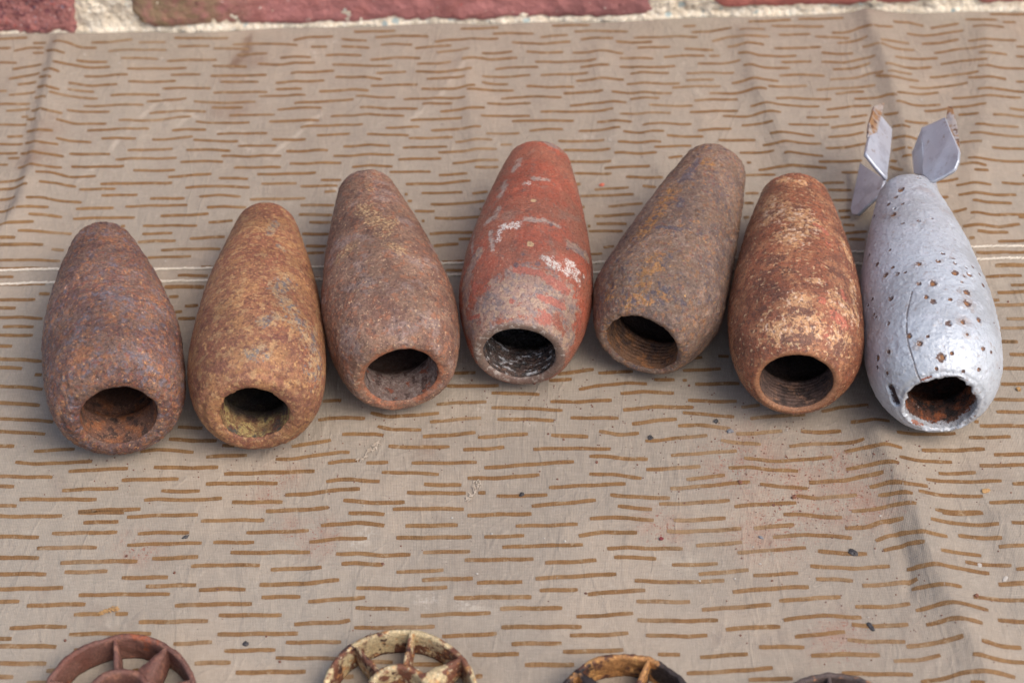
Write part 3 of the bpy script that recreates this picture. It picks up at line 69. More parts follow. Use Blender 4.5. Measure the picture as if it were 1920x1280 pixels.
def cloth_h(x, y):
    x = np.asarray(x, float); y = np.asarray(y, float)
    P = np.stack([x.ravel(), y.ravel()], 1)
    h = np.zeros(len(P))
    for pts, amp, wl, wr in RIDGES:
        p = np.asarray(pts, float)
        k = (P[:, 0] > p[:, 0].min()-60) & (P[:, 0] < p[:, 0].max()+60)
        d, s, t = seg_dist(P[k], p)
        # travel runs towards the wall, so + is the right-hand side
        w = np.where(s > 0, wr, wl)
        fade = np.clip(np.minimum(t, 1-t)*6+0.05, 0, 1) if len(pts) > 2 else np.sin(np.pi*np.clip(t, 0, 1))
        h[k] += amp*(0.55*np.exp(-(d/w)**2)+0.45*np.exp(-np.sqrt((d/w*1.25)**2+0.02)+0.14))*fade
    X, Y = P[:, 0], P[:, 1]
    h += 0.42*np.sin(X/9.5+0.9*np.sin(Y/41)+0.7*np.sin(X/31))*np.clip((Y+20)/120, 0.12, 1)
    h += 0.30*np.sin(X/29+1.3+Y/90)+0.22*np.sin((X*0.8+Y)/21+0.7*np.sin(X/33))
    h += 0.55*(1/(1+np.exp(-(Y-32.5)/0.35)))*(1/(1+np.exp((Y-45)/1.2)))    # felled seam
    h += 0.14*np.sin(X*0.55+2*np.sin(X*0.09))*np.exp(-((Y-38.5)/5.0)**2)+0.10*np.sin(X*1.3)*np.exp(-((Y-38.5)/3.5)**2)   # puckers
    h += 0.4*np.exp(-((Y-193)/7.0)**2)                                  # lifts a little at the wall
    return (h+0.9).reshape(x.shape)


# ------------------------------------------------------------------ noise
def _hash(ix, iy, iz, seed):
    h = (ix.astype(np.int64)*374761393+iy.astype(np.int64)*668265263+iz.astype(np.int64)*2147483647+seed*974634773) & 0xffffffff
    h = ((h ^ (h >> 13))*1274126177) & 0xffffffff
    h = ((h ^ (h >> 16))*2246822519) & 0xffffffff
    return ((h ^ (h >> 15)) & 0xffff)/32767.5-1.0
def vnoise(P, scale, seed=0):
    Q = P*scale; I = np.floor(Q).astype(np.int64); f = Q-I; f = f*f*(3-2*f)
    r = 0
    for dx in (0, 1):
        wx = f[:, 0] if dx else 1-f[:, 0]
        for dy in (0, 1):
            wy = f[:, 1] if dy else 1-f[:, 1]
            for dz in (0, 1):
                wz = f[:, 2] if dz else 1-f[:, 2]
                r = r+wx*wy*wz*_hash(I[:, 0]+dx, I[:, 1]+dy, I[:, 2]+dz, seed)
    return r
def fbm(P, scale, octs=4, gain=0.5, seed=0):
    r = 0; a = 1.0
    for o in range(octs):
        r = r+a*vnoise(P+o*17.3, scale*2.03**o, seed+o*7); a *= gain
    return r
def sstep(x, lo, hi):
    t = np.clip((x-lo)/(hi-lo), 0, 1); return t*t*(3-2*t)

# ------------------------------------------------------------------ object helpers
col = scene.collection
def grid_faces(nr, nc, wrap):
    i = np.arange(nr-1)[:, None]*nc; j = np.arange(nc if wrap else nc-1)[None, :]
    j2 = (j+1) % nc
    return np.stack([i+j, i+j2, i+nc+j2, i+nc+j], -1).reshape(-1, 4)
def make_mesh(name, V, F, smooth=True, attrs=None):
    """V (n,3) in mm; F (m,k) int array or a list of such arrays"""
    V = np.asarray(V, np.float32)*MM
    Fs = F if isinstance(F, list) else [F]
    Fs = [np.asarray(f, np.int32) for f in Fs if len(f)]
    me = bpy.data.meshes.new(name)
    nl = sum(f.size for f in Fs); nf = sum(len(f) for f in Fs)
    me.vertices.add(len(V)); me.vertices.foreach_set("co", V.ravel())
    me.loops.add(nl); me.loops.foreach_set("vertex_index", np.concatenate([f.ravel() for f in Fs]))
    me.polygons.add(nf)
    tot = np.concatenate([np.full(len(f), f.shape[1], np.int32) for f in Fs])
    st = np.concatenate([[0], np.cumsum(tot)[:-1]]).astype(np.int32)
    me.polygons.foreach_set("loop_start", st); me.polygons.foreach_set("loop_total", tot)
    me.polygons.foreach_set("use_smooth", np.full(nf, smooth, bool))
    me.update(calc_edges=True); me.validate()
    for k, v in (attrs or {}).items():
        a = me.attributes.new(k, 'FLOAT', 'POINT'); a.data.foreach_set("value", np.asarray(v, np.float32))
    return me
def obj(name, me, mat, parent=None, loc=None):
    o = bpy.data.objects.new(name, me); col.objects.link(o)
    if mat is not None:
        if not me.materials: me.materials.append(mat)
    if parent is not None: o.parent = parent
    if loc is not None: o.location = [v*MM for v in loc]
    return o
def empty(name, loc, rot=None):
    o = bpy.data.objects.new(name, None); col.objects.link(o)
    o.empty_display_size = 0.01
    M = Matrix.Identity(4)
    if rot is not None:
        for r in range(3):
            for c in range(3): M[r][c] = rot[r][c]
    for r in range(3): M[r][3] = loc[r]*MM
    o.matrix_world = M
    return o
def tag(o, label, cat, group=None, kind=None):
    o['label'] = label; o['category'] = cat
    if group: o['group'] = group
    if kind: o['kind'] = kind
    return o
class Buf:
    def __init__(self): self.V = []; self.F = {}; self.n = 0
    def add(self, V, F):
        V = np.asarray(V, float); self.V.append(V)
        for f in F:
            self.F.setdefault(len(f), []).append([i+self.n for i in f])
        self.n += len(V)
    def mesh(self, name, smooth=False):
        return make_mesh(name, np.concatenate(self.V), [np.array(f) for f in self.F.values()], smooth)

# ------------------------------------------------------------------ node helpers
def srgb(r, g, b):
    f = lambda c: (c/255/12.92 if c/255 <= 0.04045 else ((c/255+0.055)/1.055)**2.4)
    return (f(r), f(g), f(b), 1.0)
class G:
    """little builder for a material's node graph; positions are object coordinates in mm"""
    def __init__(self, name):
        self.mat = bpy.data.materials.new(name); self.mat.use_nodes = True
        self.t = self.mat.node_tree; self.bsdf = self.t.nodes["Principled BSDF"]
        tc = self.t.nodes.new("ShaderNodeTexCoord"); mp = self.t.nodes.new("ShaderNodeMapping")
        mp.inputs["Scale"].default_value = (1000, 1000, 1000)
        self.t.links.new(tc.outputs["Object"], mp.inputs[0]); self.pos = mp.outputs[0]
    def l(self, a, b): self.t.links.new(a, b)
    def shift(self, seed, scale=(1, 1, 1)):
        mp = self.t.nodes.new("ShaderNodeMapping"); mp.inputs["Location"].default_value = (seed*37.1, seed*11.7, seed*23.3)
        mp.inputs["Scale"].default_value = scale
        self.l(self.pos, mp.inputs[0]); return mp.outputs[0]
    def noise(self, scale, detail=3, rough=0.6, seed=0, dist=0.0, stretch=(1, 1, 1)):
        n = self.t.nodes.new("ShaderNodeTexNoise"); n.inputs["Scale"].default_value = scale
        n.inputs["Detail"].default_value = detail; n.inputs["Roughness"].default_value = rough
        n.inputs["Distortion"].default_value = dist
        self.l(self.shift(seed, stretch), n.inputs["Vector"]); return n.outputs[0]
    def voro(self, scale, seed=0, out="Distance", rand=1.0, stretch=(1, 1, 1)):
        n = self.t.nodes.new("ShaderNodeTexVoronoi"); n.inputs["Scale"].default_value = scale
        n.inputs["Randomness"].default_value = rand
        self.l(self.shift(seed, stretch), n.inputs["Vector"]); return n.outputs[out]
    def attr(self, name):
        n = self.t.nodes.new("ShaderNodeAttribute"); n.attribute_name = name; return n.outputs["Fac"]
    def math(self, op, a, b=None, clamp=False):
        n = self.t.nodes.new("ShaderNodeMath"); n.operation = op; n.use_clamp = clamp
        for i, v in enumerate((a, b)):
            if v is None: continue
            if isinstance(v, (int, float)): n.inputs[i].default_value = v
            else: self.l(v, n.inputs[i])
        return n.outputs[0]
    def step(self, x, lo, hi):
        n = self.t.nodes.new("ShaderNodeMapRange"); n.interpolation_type = 'SMOOTHSTEP'
        n.inputs["From Min"].default_value = lo; n.inputs["From Max"].default_value = hi
        if lo > hi:
            n.inputs["From Min"].default_value = hi; n.inputs["From Max"].default_value = lo
            n.inputs["To Min"].default_value = 1; n.inputs["To Max"].default_value = 0
        self.l(x, n.inputs["Value"]); return n.outputs["Result"]
    def mix(self, fac, a, b):
        n = self.t.nodes.new("ShaderNodeMix"); n.data_type = 'RGBA'
        if isinstance(fac, (int, float)): n.inputs[0].default_value = fac
        else: self.l(fac, n.inputs[0])
        for i, v in ((6, a), (7, b)):
            if isinstance(v, tuple): n.inputs[i].default_value = v
            else: self.l(v, n.inputs[i])
        return n.outputs[2]
    def lerp(self, fac, a, b):
        n = self.t.nodes.new("ShaderNodeMix"); n.data_type = 'FLOAT'
        self.l(fac, n.inputs[0])
        for i, v in ((2, a), (3, b)):
            if isinstance(v, (int, float)): n.inputs[i].default_value = v
            else: self.l(v, n.inputs[i])
        return n.outputs[0]
    def mask(self, terms):
        """product of terms: ('n',scale,detail,lo,hi,seed[,stretch]) | ('v',scale,lo,hi,seed) | ('a',name,breakup_scale,breakup,seed) | number"""
        r = None
        for q in terms:
            if isinstance(q, (int, float)): s = q
            elif q[0] == 'n': s = self.step(self.noise(q[1], q[2], 0.62, q[5], stretch=q[6] if len(q) > 6 else (1, 1, 1)), q[3], q[4])
            elif q[0] == 's': s = self.step(self.attr(q[1]), 0.0, 0.9)
            elif q[0] == 'v': s = self.step(self.voro(q[1], q[4]), q[2], q[3])
            elif q[0] == 'a':
                k = self.math('SUBTRACT', self.noise(q[2], 4, 0.65, q[4]), 0.5)
                k2 = self.math('SUBTRACT', self.noise(q[2]*4.3, 3, 0.65, q[4]+50), 0.5)
                k = self.math('ADD', self.math('MULTIPLY', k, 2.0*q[3]), self.math('MULTIPLY', k2, 1.5*q[3]))
                at = self.attr(q[1])
                k = self.math('MULTIPLY', k, self.step(at, 0.02, 0.35))
                s = self.step(self.math('ADD', at, k), 0.40, 0.60)
            r = s if r is None else self.math('MULTIPLY', r, s)
        return r
    def layers(self, base, ls):
        c = base
        for colr, terms in ls: c = self.mix(self.mask(terms), c, colr)
        return c
    def bump(self, h, dist_mm, strength=1.0):
        n = self.t.nodes.new("ShaderNodeBump"); n.inputs["Distance"].default_value = dist_mm*MM
        n.inputs["Strength"].default_value = strength
        self.l(h, n.inputs["Height"])
        return n
    def finish(self, color, rough=0.7, bump=None, metal=0.0, spec=0.5):
        b = self.bsdf
        for k, v in (("Base Color", color), ("Roughness", rough), ("Metallic", metal), ("Specular IOR Level", spec)):
            if isinstance(v, (tuple, int, float)): b.inputs[k].default_value = v
            else: self.l(v, b.inputs[k])
        if bump is not None: self.l(bump.outputs[0], b.inputs["Normal"])
        return self.mat

# ================================================================== ground and cloth
def ground():
    g = G("bare_concrete")
    c = g.layers(srgb(120, 114, 106), [(srgb(92, 88, 82), [('n', 0.02, 5, 0.4, 0.65, 1)]), (srgb(150, 144, 134), [('n', 0.3, 3, 0.6, 0.7, 2)])])
    g.finish(c, 0.9, g.bump(g.noise(0.4, 5), 1.0, 0.5))
    V = [(-3000, -3000, -2.5), (3000, -3000, -2.5), (3000, 3000, -2.5), (-3000, 3000, -2.5)]
    o = obj("ground", make_mesh("ground", V, np.array([[0, 1, 2, 3]]), False), g.mat)
    o['kind'] = 'structure'
ground()

def weave_bump(g, amp=1.0):
    def wv(d, sc, seed):
        w = g.t.nodes.new("ShaderNodeTexWave"); w.bands_direction = d; w.inputs["Scale"].default_value = sc
        w.inputs["Distortion"].default_value = 1.5; w.inputs["Detail"].default_value = 1; w.inputs["Detail Scale"].default_value = 0.35
        g.l(g.shift(seed), w.inputs["Vector"]); return w.outputs["Fac"]
    w = g.math('ADD', g.math('MULTIPLY', wv('X', 0.56, 0), 0.5), g.math('MULTIPLY', wv('Y', 0.52, 3), 0.5))
    slub = g.math('ADD', g.math('MULTIPLY', g.noise(1.0, 3, 0.7, 5, stretch=(0.25, 2.4, 1)), 0.5), g.math('MULTIPLY', g.noise(1.0, 3, 0.7, 6, stretch=(2.4, 0.25, 1)), 0.5))
    cr = g.math('ABSOLUTE', g.math('SUBTRACT', g.noise(0.035, 3, 0.5, 31, 0.6, (1.7, 0.6, 1)), 0.5))
    cr2 = g.math('ABSOLUTE', g.math('SUBTRACT', g.noise(0.06, 2, 0.5, 37, 0.8, (1, 1, 1)), 0.5))
    cr = g.math('ADD', g.step(cr, 0.05, 0.0), g.math('MULTIPLY', g.step(cr2, 0.03, 0.0), 0.5))
    soft = g.noise(0.05, 3, 0.55, 33, 0.3, (1.6, 0.55, 1))
    h = g.math('ADD', g.math('MULTIPLY', w, 0.6), g.math('MULTIPLY', slub, 1.2))
    h = g.math('ADD', h, g.math('ADD', g.math('MULTIPLY', cr, 1.1), g.math('MULTIPLY', soft, 13.0)))
    return w, h, slub

def cloth_material():
    g = G("printed_cotton")
    w, h, slub = weave_bump(g)
    c = g.layers(srgb(154, 143, 129), [
        (srgb(149, 137, 123), [('n', 0.010, 4, 0.42, 0.62, 1)]),
        (srgb(168, 152, 134), [('n', 0.016, 4, 0.48, 0.68, 9), 0.7]),
        (srgb(140, 126, 113), [('n', 0.05, 5, 0.56, 0.75, 2), 0.6]),
        (srgb(172, 160, 144), [('n', 0.09, 5, 0.58, 0.78, 3), 0.6]),
        (srgb(150, 98, 76), [('s', 'rust'), ('n', 0.12, 5, 0.35, 0.7, 8), 0.42]),
        (srgb(118, 82, 62), [('s', 'brown'), ('n', 0.06, 5, 0.3, 0.75, 5), 0.5]),
        (srgb(98, 62, 40), [('s', 'streak'), ('n', 0.2, 4, 0.25, 0.55, 6), 0.6]),
        (srgb(206, 196, 184), [('s', 'pale'), ('n', 0.5, 4, 0.45, 0.66, 12), 0.4]),
        (srgb(140, 84, 66), [('s', 'rust'), ('n', 1.1, 2, 0.58, 0.66, 15), 0.9]),
        (srgb(192, 180, 164), [('s', 'crease'), ('n', 0.15, 4, 0.35, 0.6, 21), 0.45]),
        (srgb(84, 70, 62), [('n', 0.62, 2, 0.745, 0.775, 11), 0.8]),
    ])
    c = g.mix(g.math('MULTIPLY', g.step(w, 0.62, 0.2), 0.34), c, srgb(104, 92, 84))
    c = g.mix(g.math('MULTIPLY', g.step(slub, 0.50, 0.38), 0.18), c, srgb(112, 98, 88))
    c = g.mix(g.math('MULTIPLY', g.step(slub, 0.52, 0.62), 0.16), c, srgb(196, 184, 172))
    g.finish(c, g.lerp(g.noise(0.05, 3, 0.5, 6), 0.72, 0.95), g.bump(h, 0.22, 0.6), spec=0.25)
    g.bsdf.inputs["Sheen Weight"].default_value = 0.05
    return g.mat
def print_material():
    g = G("brown_print")
    w, h, slub = weave_bump(g)
    c = g.layers(srgb(118, 84, 52), [(srgb(132, 100, 66), [('n', 0.05, 4, 0.4, 0.65, 1), 0.8]), (srgb(98, 70, 42), [('n', 0.11, 4, 0.5, 0.7, 2), 0.8]),
                                     (srgb(158, 138, 112), [('n', 0.35, 4, 0.56, 0.70, 4), 0.7]), (srgb(150, 130, 106), [('n', 0.03, 4, 0.50, 0.68, 6), 0.5])])
    c = g.mix(g.math('MULTIPLY', g.step(w, 0.52, 0.8), 0.5), c, srgb(160, 130, 94))
    c = g.mix(g.math('MULTIPLY', g.step(slub, 0.50, 0.40), 0.45), c, srgb(78, 50, 30))
    g.finish(c, 0.85, g.bump(h, 0.16, 0.55), spec=0.25)
    return g.mat

def bilinear(H, x0, y0, s, x, y):
    u = (x-x0)/s; v = (y-y0)/s
    i = np.clip(np.floor(u).astype(int), 0, H.shape[1]-2); j = np.clip(np.floor(v).astype(int), 0, H.shape[0]-2)
    a = u-i; b = v-j
    return (H[j, i]*(1-a)*(1-b)+H[j, i+1]*a*(1-b)+H[j+1, i]*(1-a)*b+H[j+1, i+1]*a*b)

CX0, CX1, CY0, CS = -330.0, 330.0, -330.0, 1.5
cxs = np.arange(CX0, CX1+.1, CS); cys = np.arange(CY0, 190.9, CS)
CXg, CYg = np.meshgrid(cxs, cys)
CH = cloth_h(CXg, CYg)
P2 = np.stack([CXg.ravel(), CYg.ravel()], 1)
def blobs(lst):
    r = np.zeros(len(P2))
    for x, y, rad in lst:
        k = (abs(P2[:, 0]-x) < rad*2.2) & (abs(P2[:, 1]-y) < rad*2.2)
        d = np.hypot(P2[k, 0]-x, P2[k, 1]-y)
        r[k] = np.maximum(r[k], np.exp(-(d/rad)**2))
    return r
def seam_fade(): pass
sd, _, _ = seg_dist(P2, STAIN['streak'][0])
cre = np.zeros(len(P2))
for ln in STAIN['crease']:
    dd, _, _ = seg_dist(P2, ln); cre = np.maximum(cre, np.exp(-(dd/1.1)**2))
at = dict(crease=cre, rust=blobs(STAIN['rust'])*0.8, brown=blobs(STAIN['brown'])*0.85, pale=blobs(STAIN['pale']), streak=np.exp(-(sd/2.2)**2))
Vc = np.stack([CXg.ravel(), CYg.ravel(), CH.ravel()], 1)
cloth = obj("camouflage_cloth", make_mesh("camouflage_cloth", Vc, grid_faces(len(cys), len(cxs), False), True, at), cloth_material())
tag(cloth, "grey-beige cotton cloth printed with short brown rain strokes, spread under the shells", "cloth")
def ch(x, y): return bilinear(CH, CX0, CY0, CS, np.asarray(x, float), np.asarray(y, float))

def dashes():
    rng = np.random.default_rng(5)
    V = []; F = []; n = 0
    strokes = [[tuple(float(v)/10 for v in p.split(',')) for p in s.split()] for s in DASHES.split(';')]
    # the same print goes on outside the picture
    for yy in np.arange(-322, -152, 6.6):
        x = -325+rng.uniform(0, 30)
        while x < 320:
            L = rng.uniform(14, 32)
            if yy < -166-0.03*x: strokes.append([(x, yy+rng.uniform(-1.5, 1.5)), (x+L, yy+rng.uniform(-1.5, 1.5))])
            x += L+rng.uniform(8, 22)
    for side in (-1, 1):
        for yy in np.arange(-160, 186, 6.6):
            edge = 168+(yy+153)*0.16
            x = edge+18+rng.uniform(0, 12)
            while x < 320:
                L = rng.uniform(14, 30)
                if x+L < 325:
                    a, b = (side*x, side*(x+L))
                    if a > b: a, b = b, a
                    strokes.append([(a, yy+rng.uniform(-1, 1)), (b, yy+rng.uniform(-1, 1))])
                x += L+rng.uniform(8, 22)
    for s in strokes:
        p = np.array(s); d = np.concatenate([[0], np.cumsum(np.hypot(*np.diff(p, axis=0).T))])
        if d[-1] < 0.8: continue
        m_ = max(4, int(d[-1]/1.3)+1); t = np.linspace(0, d[-1], m_)
        # smooth through the measured points
        if len(p) > 2:
            tt = np.linspace(0, d[-1], 60); x = np.interp(tt, d, p[:, 0]); y = np.interp(tt, d, p[:, 1])
            ker = np.hanning(15); ker /= ker.sum()
            pad = lambda a: np.concatenate([2*a[0]-a[7:0:-1], a, 2*a[-1]-a[-2:-9:-1]])
            x = np.convolve(pad(x), ker, 'valid'); y = np.convolve(pad(y), ker, 'valid')
            x = np.interp(t, tt, x); y = np.interp(t, tt, y)
        else:
            x = np.interp(t, d, p[:, 0]); y = np.interp(t, d, p[:, 1])
        y = y+0.10*np.sin(x*0.5+p[0, 1])
        dx = np.gradient(x); dy = np.gradient(y); q = np.hypot(dx, dy)+1e-9
        nx, ny = -dy/q, dx/q
        hw = (0.86-0.12*np.clip((y-20)/120, 0, 1))*(1+0.05*np.sin(x*1.1+p[0, 0])+0.05*rng.uniform(-1, 1, m_))*rng.uniform(0.93, 1.07)*np.ones(m_)
        hw[0] *= 0.8; hw[-1] *= 0.8
        for e in (-1, 0, 1):
            X = x+nx*hw*e; Y = y+ny*hw*e
            V.append(np.stack([X, np.minimum(Y, 190.3), ch(X, np.minimum(Y, 190.3))+0.13], 1))
        i = np.arange(m_-1)
        for r in (0, 1):
            a = n+r*m_+i
            F.append(np.stack([a, a+1, a+m_+1, a+m_], 1))
        n += 3*m_
    o = obj("printed_strokes", make_mesh("printed_strokes", np.concatenate(V), np.concatenate(F)), print_material(), cloth)
    o['kind'] = 'stuff'
dashes()

def threads():
    g = G("white_thread")
    g.finish(g.mix(g.noise(0.8, 3), srgb(190, 178, 162), srgb(222, 212, 198)), 0.8, spec=0.2)
    rng = np.random.default_rng(3)
    for line, dz in zip(SEAM, (0.38, 0.32)):
        p = np.array(line); xs = np.arange(-230, 230, 1.45)
        ys = np.interp(xs, p[:, 0], p[:, 1])
        V = []; F = []; n = 0
        for k, (x, y) in enumerate(zip(xs, ys)):
            # each stitch is a twisted bead of thread lying a little askew
            a = math.radians(24+rng.uniform(-7, 7)); L = 1.2; r = 0.45*rng.uniform(0.9, 1.1)
            x = x+rng.uniform(-.1, .1); y = y+rng.uniform(-.1, .1)
            ca, sa = math.cos(a), math.sin(a); nr, ns = 5, 6
            zc = float(ch(x, y))+dz-0.10*(k % 2)
            ring = []
            for i in range(nr):
                u = -1+2*i/(nr-1); rr = r*math.sqrt(max(0.06, 1-u*u*0.96))
                for j in range(ns):
                    t = 2*math.pi*j/ns
                    lx = u*L; ly = rr*math.cos(t); lz = rr*math.sin(t)
                    ring.append((x+lx*ca-ly*sa, y+lx*sa+ly*ca, zc+lz))
            V += ring; F.append(grid_faces(nr, ns, True)+n); n += nr*ns
        obj("seam_thread", make_mesh("seam_thread", V, np.concatenate(F)), g.mat, cloth)
threads()

# ================================================================== brick wall
def brick_mat(name, base, layers_, seed, b=0.5):
    g = G(name)
    c = g.layers(base, layers_)
    h = g.math('ADD', g.noise(0.25, 6, 0.7, seed), g.math('MULTIPLY', g.voro(0.5, seed), 0.35))
    g.finish(c, 0.85, g.bump(h, 2.0, b), spec=0.3)
    return g.mat
def wall():
    root = empty("brick_wall", (0, 195, 0))
    tag(root, "weathered red brick wall with thick cream mortar behind the cloth", "wall")
    m_crush = brick_mat("crushed_purple_brick", srgb(168, 112, 106), [
        (srgb(116, 70, 76), [('n', 0.35, 4, 0.5, 0.62, 1)]), (srgb(176, 92, 84), [('v', 0.35, 0.32, 0.12, 2), ('n', 0.1, 2, 0.45, 0.6, 7)]),
        (srgb(196, 176, 170), [('n', 0.75, 2, 0.66, 0.70, 3)]), (srgb(120, 112, 124), [('n', 0.5, 2, 0.64, 0.70, 4)])], 1, 0.9)
    m_red = brick_mat("red_brick", srgb(178, 118, 110), [
        (srgb(158, 100, 98), [('n', 0.05, 5, 0.42, 0.62, 1)]), (srgb(172, 112, 100), [('n', 0.08, 5, 0.55, 0.75, 2), 0.8]),
        (srgb(92, 55, 52), [('n', 0.3, 4, 0.64, 0.72, 3)]), (srgb(170, 72, 58), [('n', 0.12, 3, 0.66, 0.72, 5)]),
        (srgb(196, 170, 160), [('n', 0.5, 2, 0.72, 0.76, 4)])], 2)
    m_olive = brick_mat("olive_stained_brick", srgb(176, 118, 114), [
        (srgb(150, 102, 100), [('n', 0.05, 5, 0.42, 0.62, 1)]), (srgb(170, 110, 104), [('n', 0.07, 5, 0.52, 0.72, 2), 0.8]),
        (srgb(142, 124, 94), [('s', 'olive'), ('n', 0.09, 5, 0.30, 0.6, 6), 0.9]), (srgb(108, 70, 68), [('n', 0.22, 4, 0.62, 0.72, 3)]),
        (srgb(184, 70, 62), [('n', 0.1, 3, 0.67, 0.72, 5)]), (srgb(206, 186, 176), [('n', 0.4, 2, 0.70, 0.74, 4)])], 3)
    m_plain = brick_mat("plain_red_brick", srgb(178, 110, 100), [
        (srgb(160, 96, 90), [('n', 0.06, 5, 0.42, 0.66, 11)]), (srgb(168, 100, 88), [('n', 0.1, 4, 0.56, 0.75, 12), 0.7])], 4)
    def brick(x0, x1, z0, z1, mat, seed, rc=(3, 3, 3, 3), rough=1.0, jag=0.0):
        """rounded, knocked-about brick; rc = corner radii (bottom left, bottom right, top right, top left)"""
        W_, H_ = x1-x0, z1-z0; D_ = 100.0
        nx, nz = max(10, int(W_/1.6)), max(8, int(H_/1.6))
        u = np.linspace(0, 1, nx); v = np.linspace(0, 1, nz)
        U, Vv = np.meshgrid(u, v)
        X = U*W_; Z = Vv*H_
        # pull the corners of the face outline in
        cx, cz = X.copy(), Z.copy()
        for (sx, sz), r in zip(((0, 0), (1, 0), (1, 1), (0, 1)), rc):
            dx = np.abs(X-sx*W_); dz = np.abs(Z-sz*H_)
            k = (dx < r) & (dz < r)
            # map the square corner patch on to a quarter disc
            a = 1-dx/r; b = 1-dz/r
            a2 = np.where(k, a*np.sqrt(1-b*b/2), a); b2 = np.where(k, b*np.sqrt(1-a*a/2), b)
            cx = np.where(k, sx*W_+(1-2*sx)*r*(1-a2), cx); cz = np.where(k, sz*H_+(1-2*sz)*r*(1-b2), cz)
        X, Z = cx, cz
        e = np.minimum(np.minimum(U, 1-U)*W_, np.minimum(Vv, 1-Vv)*H_)
        Pn = np.stack([X.ravel()+x0, np.zeros(X.size), Z.ravel()+z0], 1)
        n1 = fbm(Pn, 0.06, 4, 0.55, seed).reshape(X.shape); n2 = fbm(Pn, 0.4, 3, 0.6, seed+9).reshape(X.shape)
        Y = 191.3+2.2*np.exp(-e/1.6)+rough*(0.7*n1+0.45*n2)
        edge = np.exp(-e/2.5)
        X = X+x0+edge*(0.9*n1+0.6*n2)*rough; Z = Z+z0+edge*(0.9*fbm(Pn, 0.1, 3, 0.6, seed+21).reshape(X.shape))*rough
        if jag:
            nj = fbm(np.stack([X.ravel(), np.zeros(X.size), np.zeros(X.size)], 1), 0.13, 4, 0.6, seed+31).reshape(X.shape)
            Z = Z+jag*np.maximum(0, nj)*np.exp(-Vv*H_/3.5)
        V1 = np.stack([X, Y, Z], -1).reshape(-1, 3)
        # rim goes straight back into the wall
        idx = np.arange(nx*nz).reshape(nz, nx)
        rim = np.concatenate([idx[0], idx[1:, -1], idx[-1, -2::-1], idx[-2:0:-1, 0]])
        Vb = V1[rim].copy(); Vb[:, 1] = 191.3+D_
        nb = len(rim); i = np.arange(nb); i2 = (i+1) % nb
        F2 = np.stack([rim[i2], rim[i], len(V1)+i, len(V1)+i2], 1)
        Vall = np.concatenate([V1, Vb]); Vall[:, 1] -= 195
        ol = np.exp(-((Vall[:, 0]+144)/30)**2)*(1 if mat is m_olive else 0)
        fb = (len(V1)+np.arange(nb))[None, :]
        obj("brick", make_mesh("brick", Vall, [grid_faces(nz, nx, False), F2], True, dict(olive=ol)), mat, root)
    brick(-300, -183.5, -1.0, 62, m_crush, 11, (3, 4, 3, 3), 1.6)
    brick(-161, 65.2, 1.2, 62, m_olive, 12, (17, 4, 4, 6), 1.1, 1.5)
    brick(88, 181.3, 4.6, 62, m_plain, 13, (10, 4, 4, 4), 0.8, 0.8)
    brick(204, 320, 3.2, 62, m_red, 14, (6, 4, 4, 4), 0.9)
    for k, (a, b_) in enumerate(((-330, -268), (-252, -40), (-24, 190), (206, 330))):
        brick(a, b_, 75, 137, (m_red, m_plain, m_red, m_plain)[k], 30+k, (5, 5, 5, 5), 1.0)
    # mortar: one pebbly sheet between and under the bricks
    g = G("cream_mortar")
    c = g.layers(srgb(226, 212, 190), [
        (srgb(210, 194, 170), [('n', 0.12, 5, 0.45, 0.65, 1)]), (srgb(236, 226, 208), [('n', 0.5, 4, 0.5, 0.62, 2)]),
        (srgb(150, 140, 122), [('n', 0.6, 3, 0.62, 0.70, 3)]), (srgb(170, 182, 178), [('v', 0.16, 0.30, 0.24, 5), ('n', 0.09, 2, 0.52, 0.6, 6)]),
        (srgb(198, 160, 104), [('n', 0.4, 2, 0.70, 0.73, 8)])])
    g.finish(c, 0.9, g.bump(g.math('ADD', g.noise(0.7, 5, 0.7, 3), g.voro(0.4, 5)), 1.2, 0.8), spec=0.2)
    xs = np.arange(-330, 330.1, 0.9); zs = np.concatenate([np.arange(-2, 30, 0.9), np.arange(30, 152, 2.5)])
    X, Z = np.meshgrid(xs, zs); Pm = np.stack([X.ravel(), np.zeros(X.size), Z.ravel()], 1)
    Y = 193.0-1.6*np.exp(-(np.maximum(0, Pm[:, 2]-0.8)/1.2)**2)-0.9*fbm(Pm, 0.12, 4, 0.6, 5)-0.6*np.maximum(0, fbm(Pm, 0.5, 2, 0.6, 8))
    Y = Y+2.0*sstep(np.abs(fbm(Pm, 0.35, 2, 0.5, 18)), 0.15, 0.0)*sstep(Pm[:, 0], 60, 90)*0.6     # open, crumbly bed joint on the right
    Vm = np.stack([Pm[:, 0], Y-195, Pm[:, 2]], 1)
    obj("mortar", make_mesh("mortar", Vm, grid_faces(len(zs), len(xs), False)), g.mat, root)
wall()

# ================================================================== mortar shells
def shell_frame(v):
    x, y, yaw, tilt = v[:4]
    ax = np.array([-math.sin(yaw)*math.cos(tilt), math.cos(yaw)*math.cos(tilt), -math.sin(tilt)])
    sx = np.array([math.cos(yaw), math.sin(yaw), 0.0]); uz = np.cross(sx, ax)
    R = np.stack([sx, ax, uz], 1)
    return R
def feat_mask(P, feats, soft=0.35):
    r = np.zeros(len(P))
    for pts, rad in feats:
        p = np.array(pts, float); lo = p.min(0)-rad*2-1; hi = p.max(0)+rad*2+1
        k = ((P > lo) & (P < hi)).all(1)
        if not k.any(): continue
        d, _, _ = seg_dist(P[k], p)
        r[k] = np.maximum(r[k], np.clip(0.5+(rad-d)/(2*soft*max(rad, 0.6)), 0, 1))
    return r

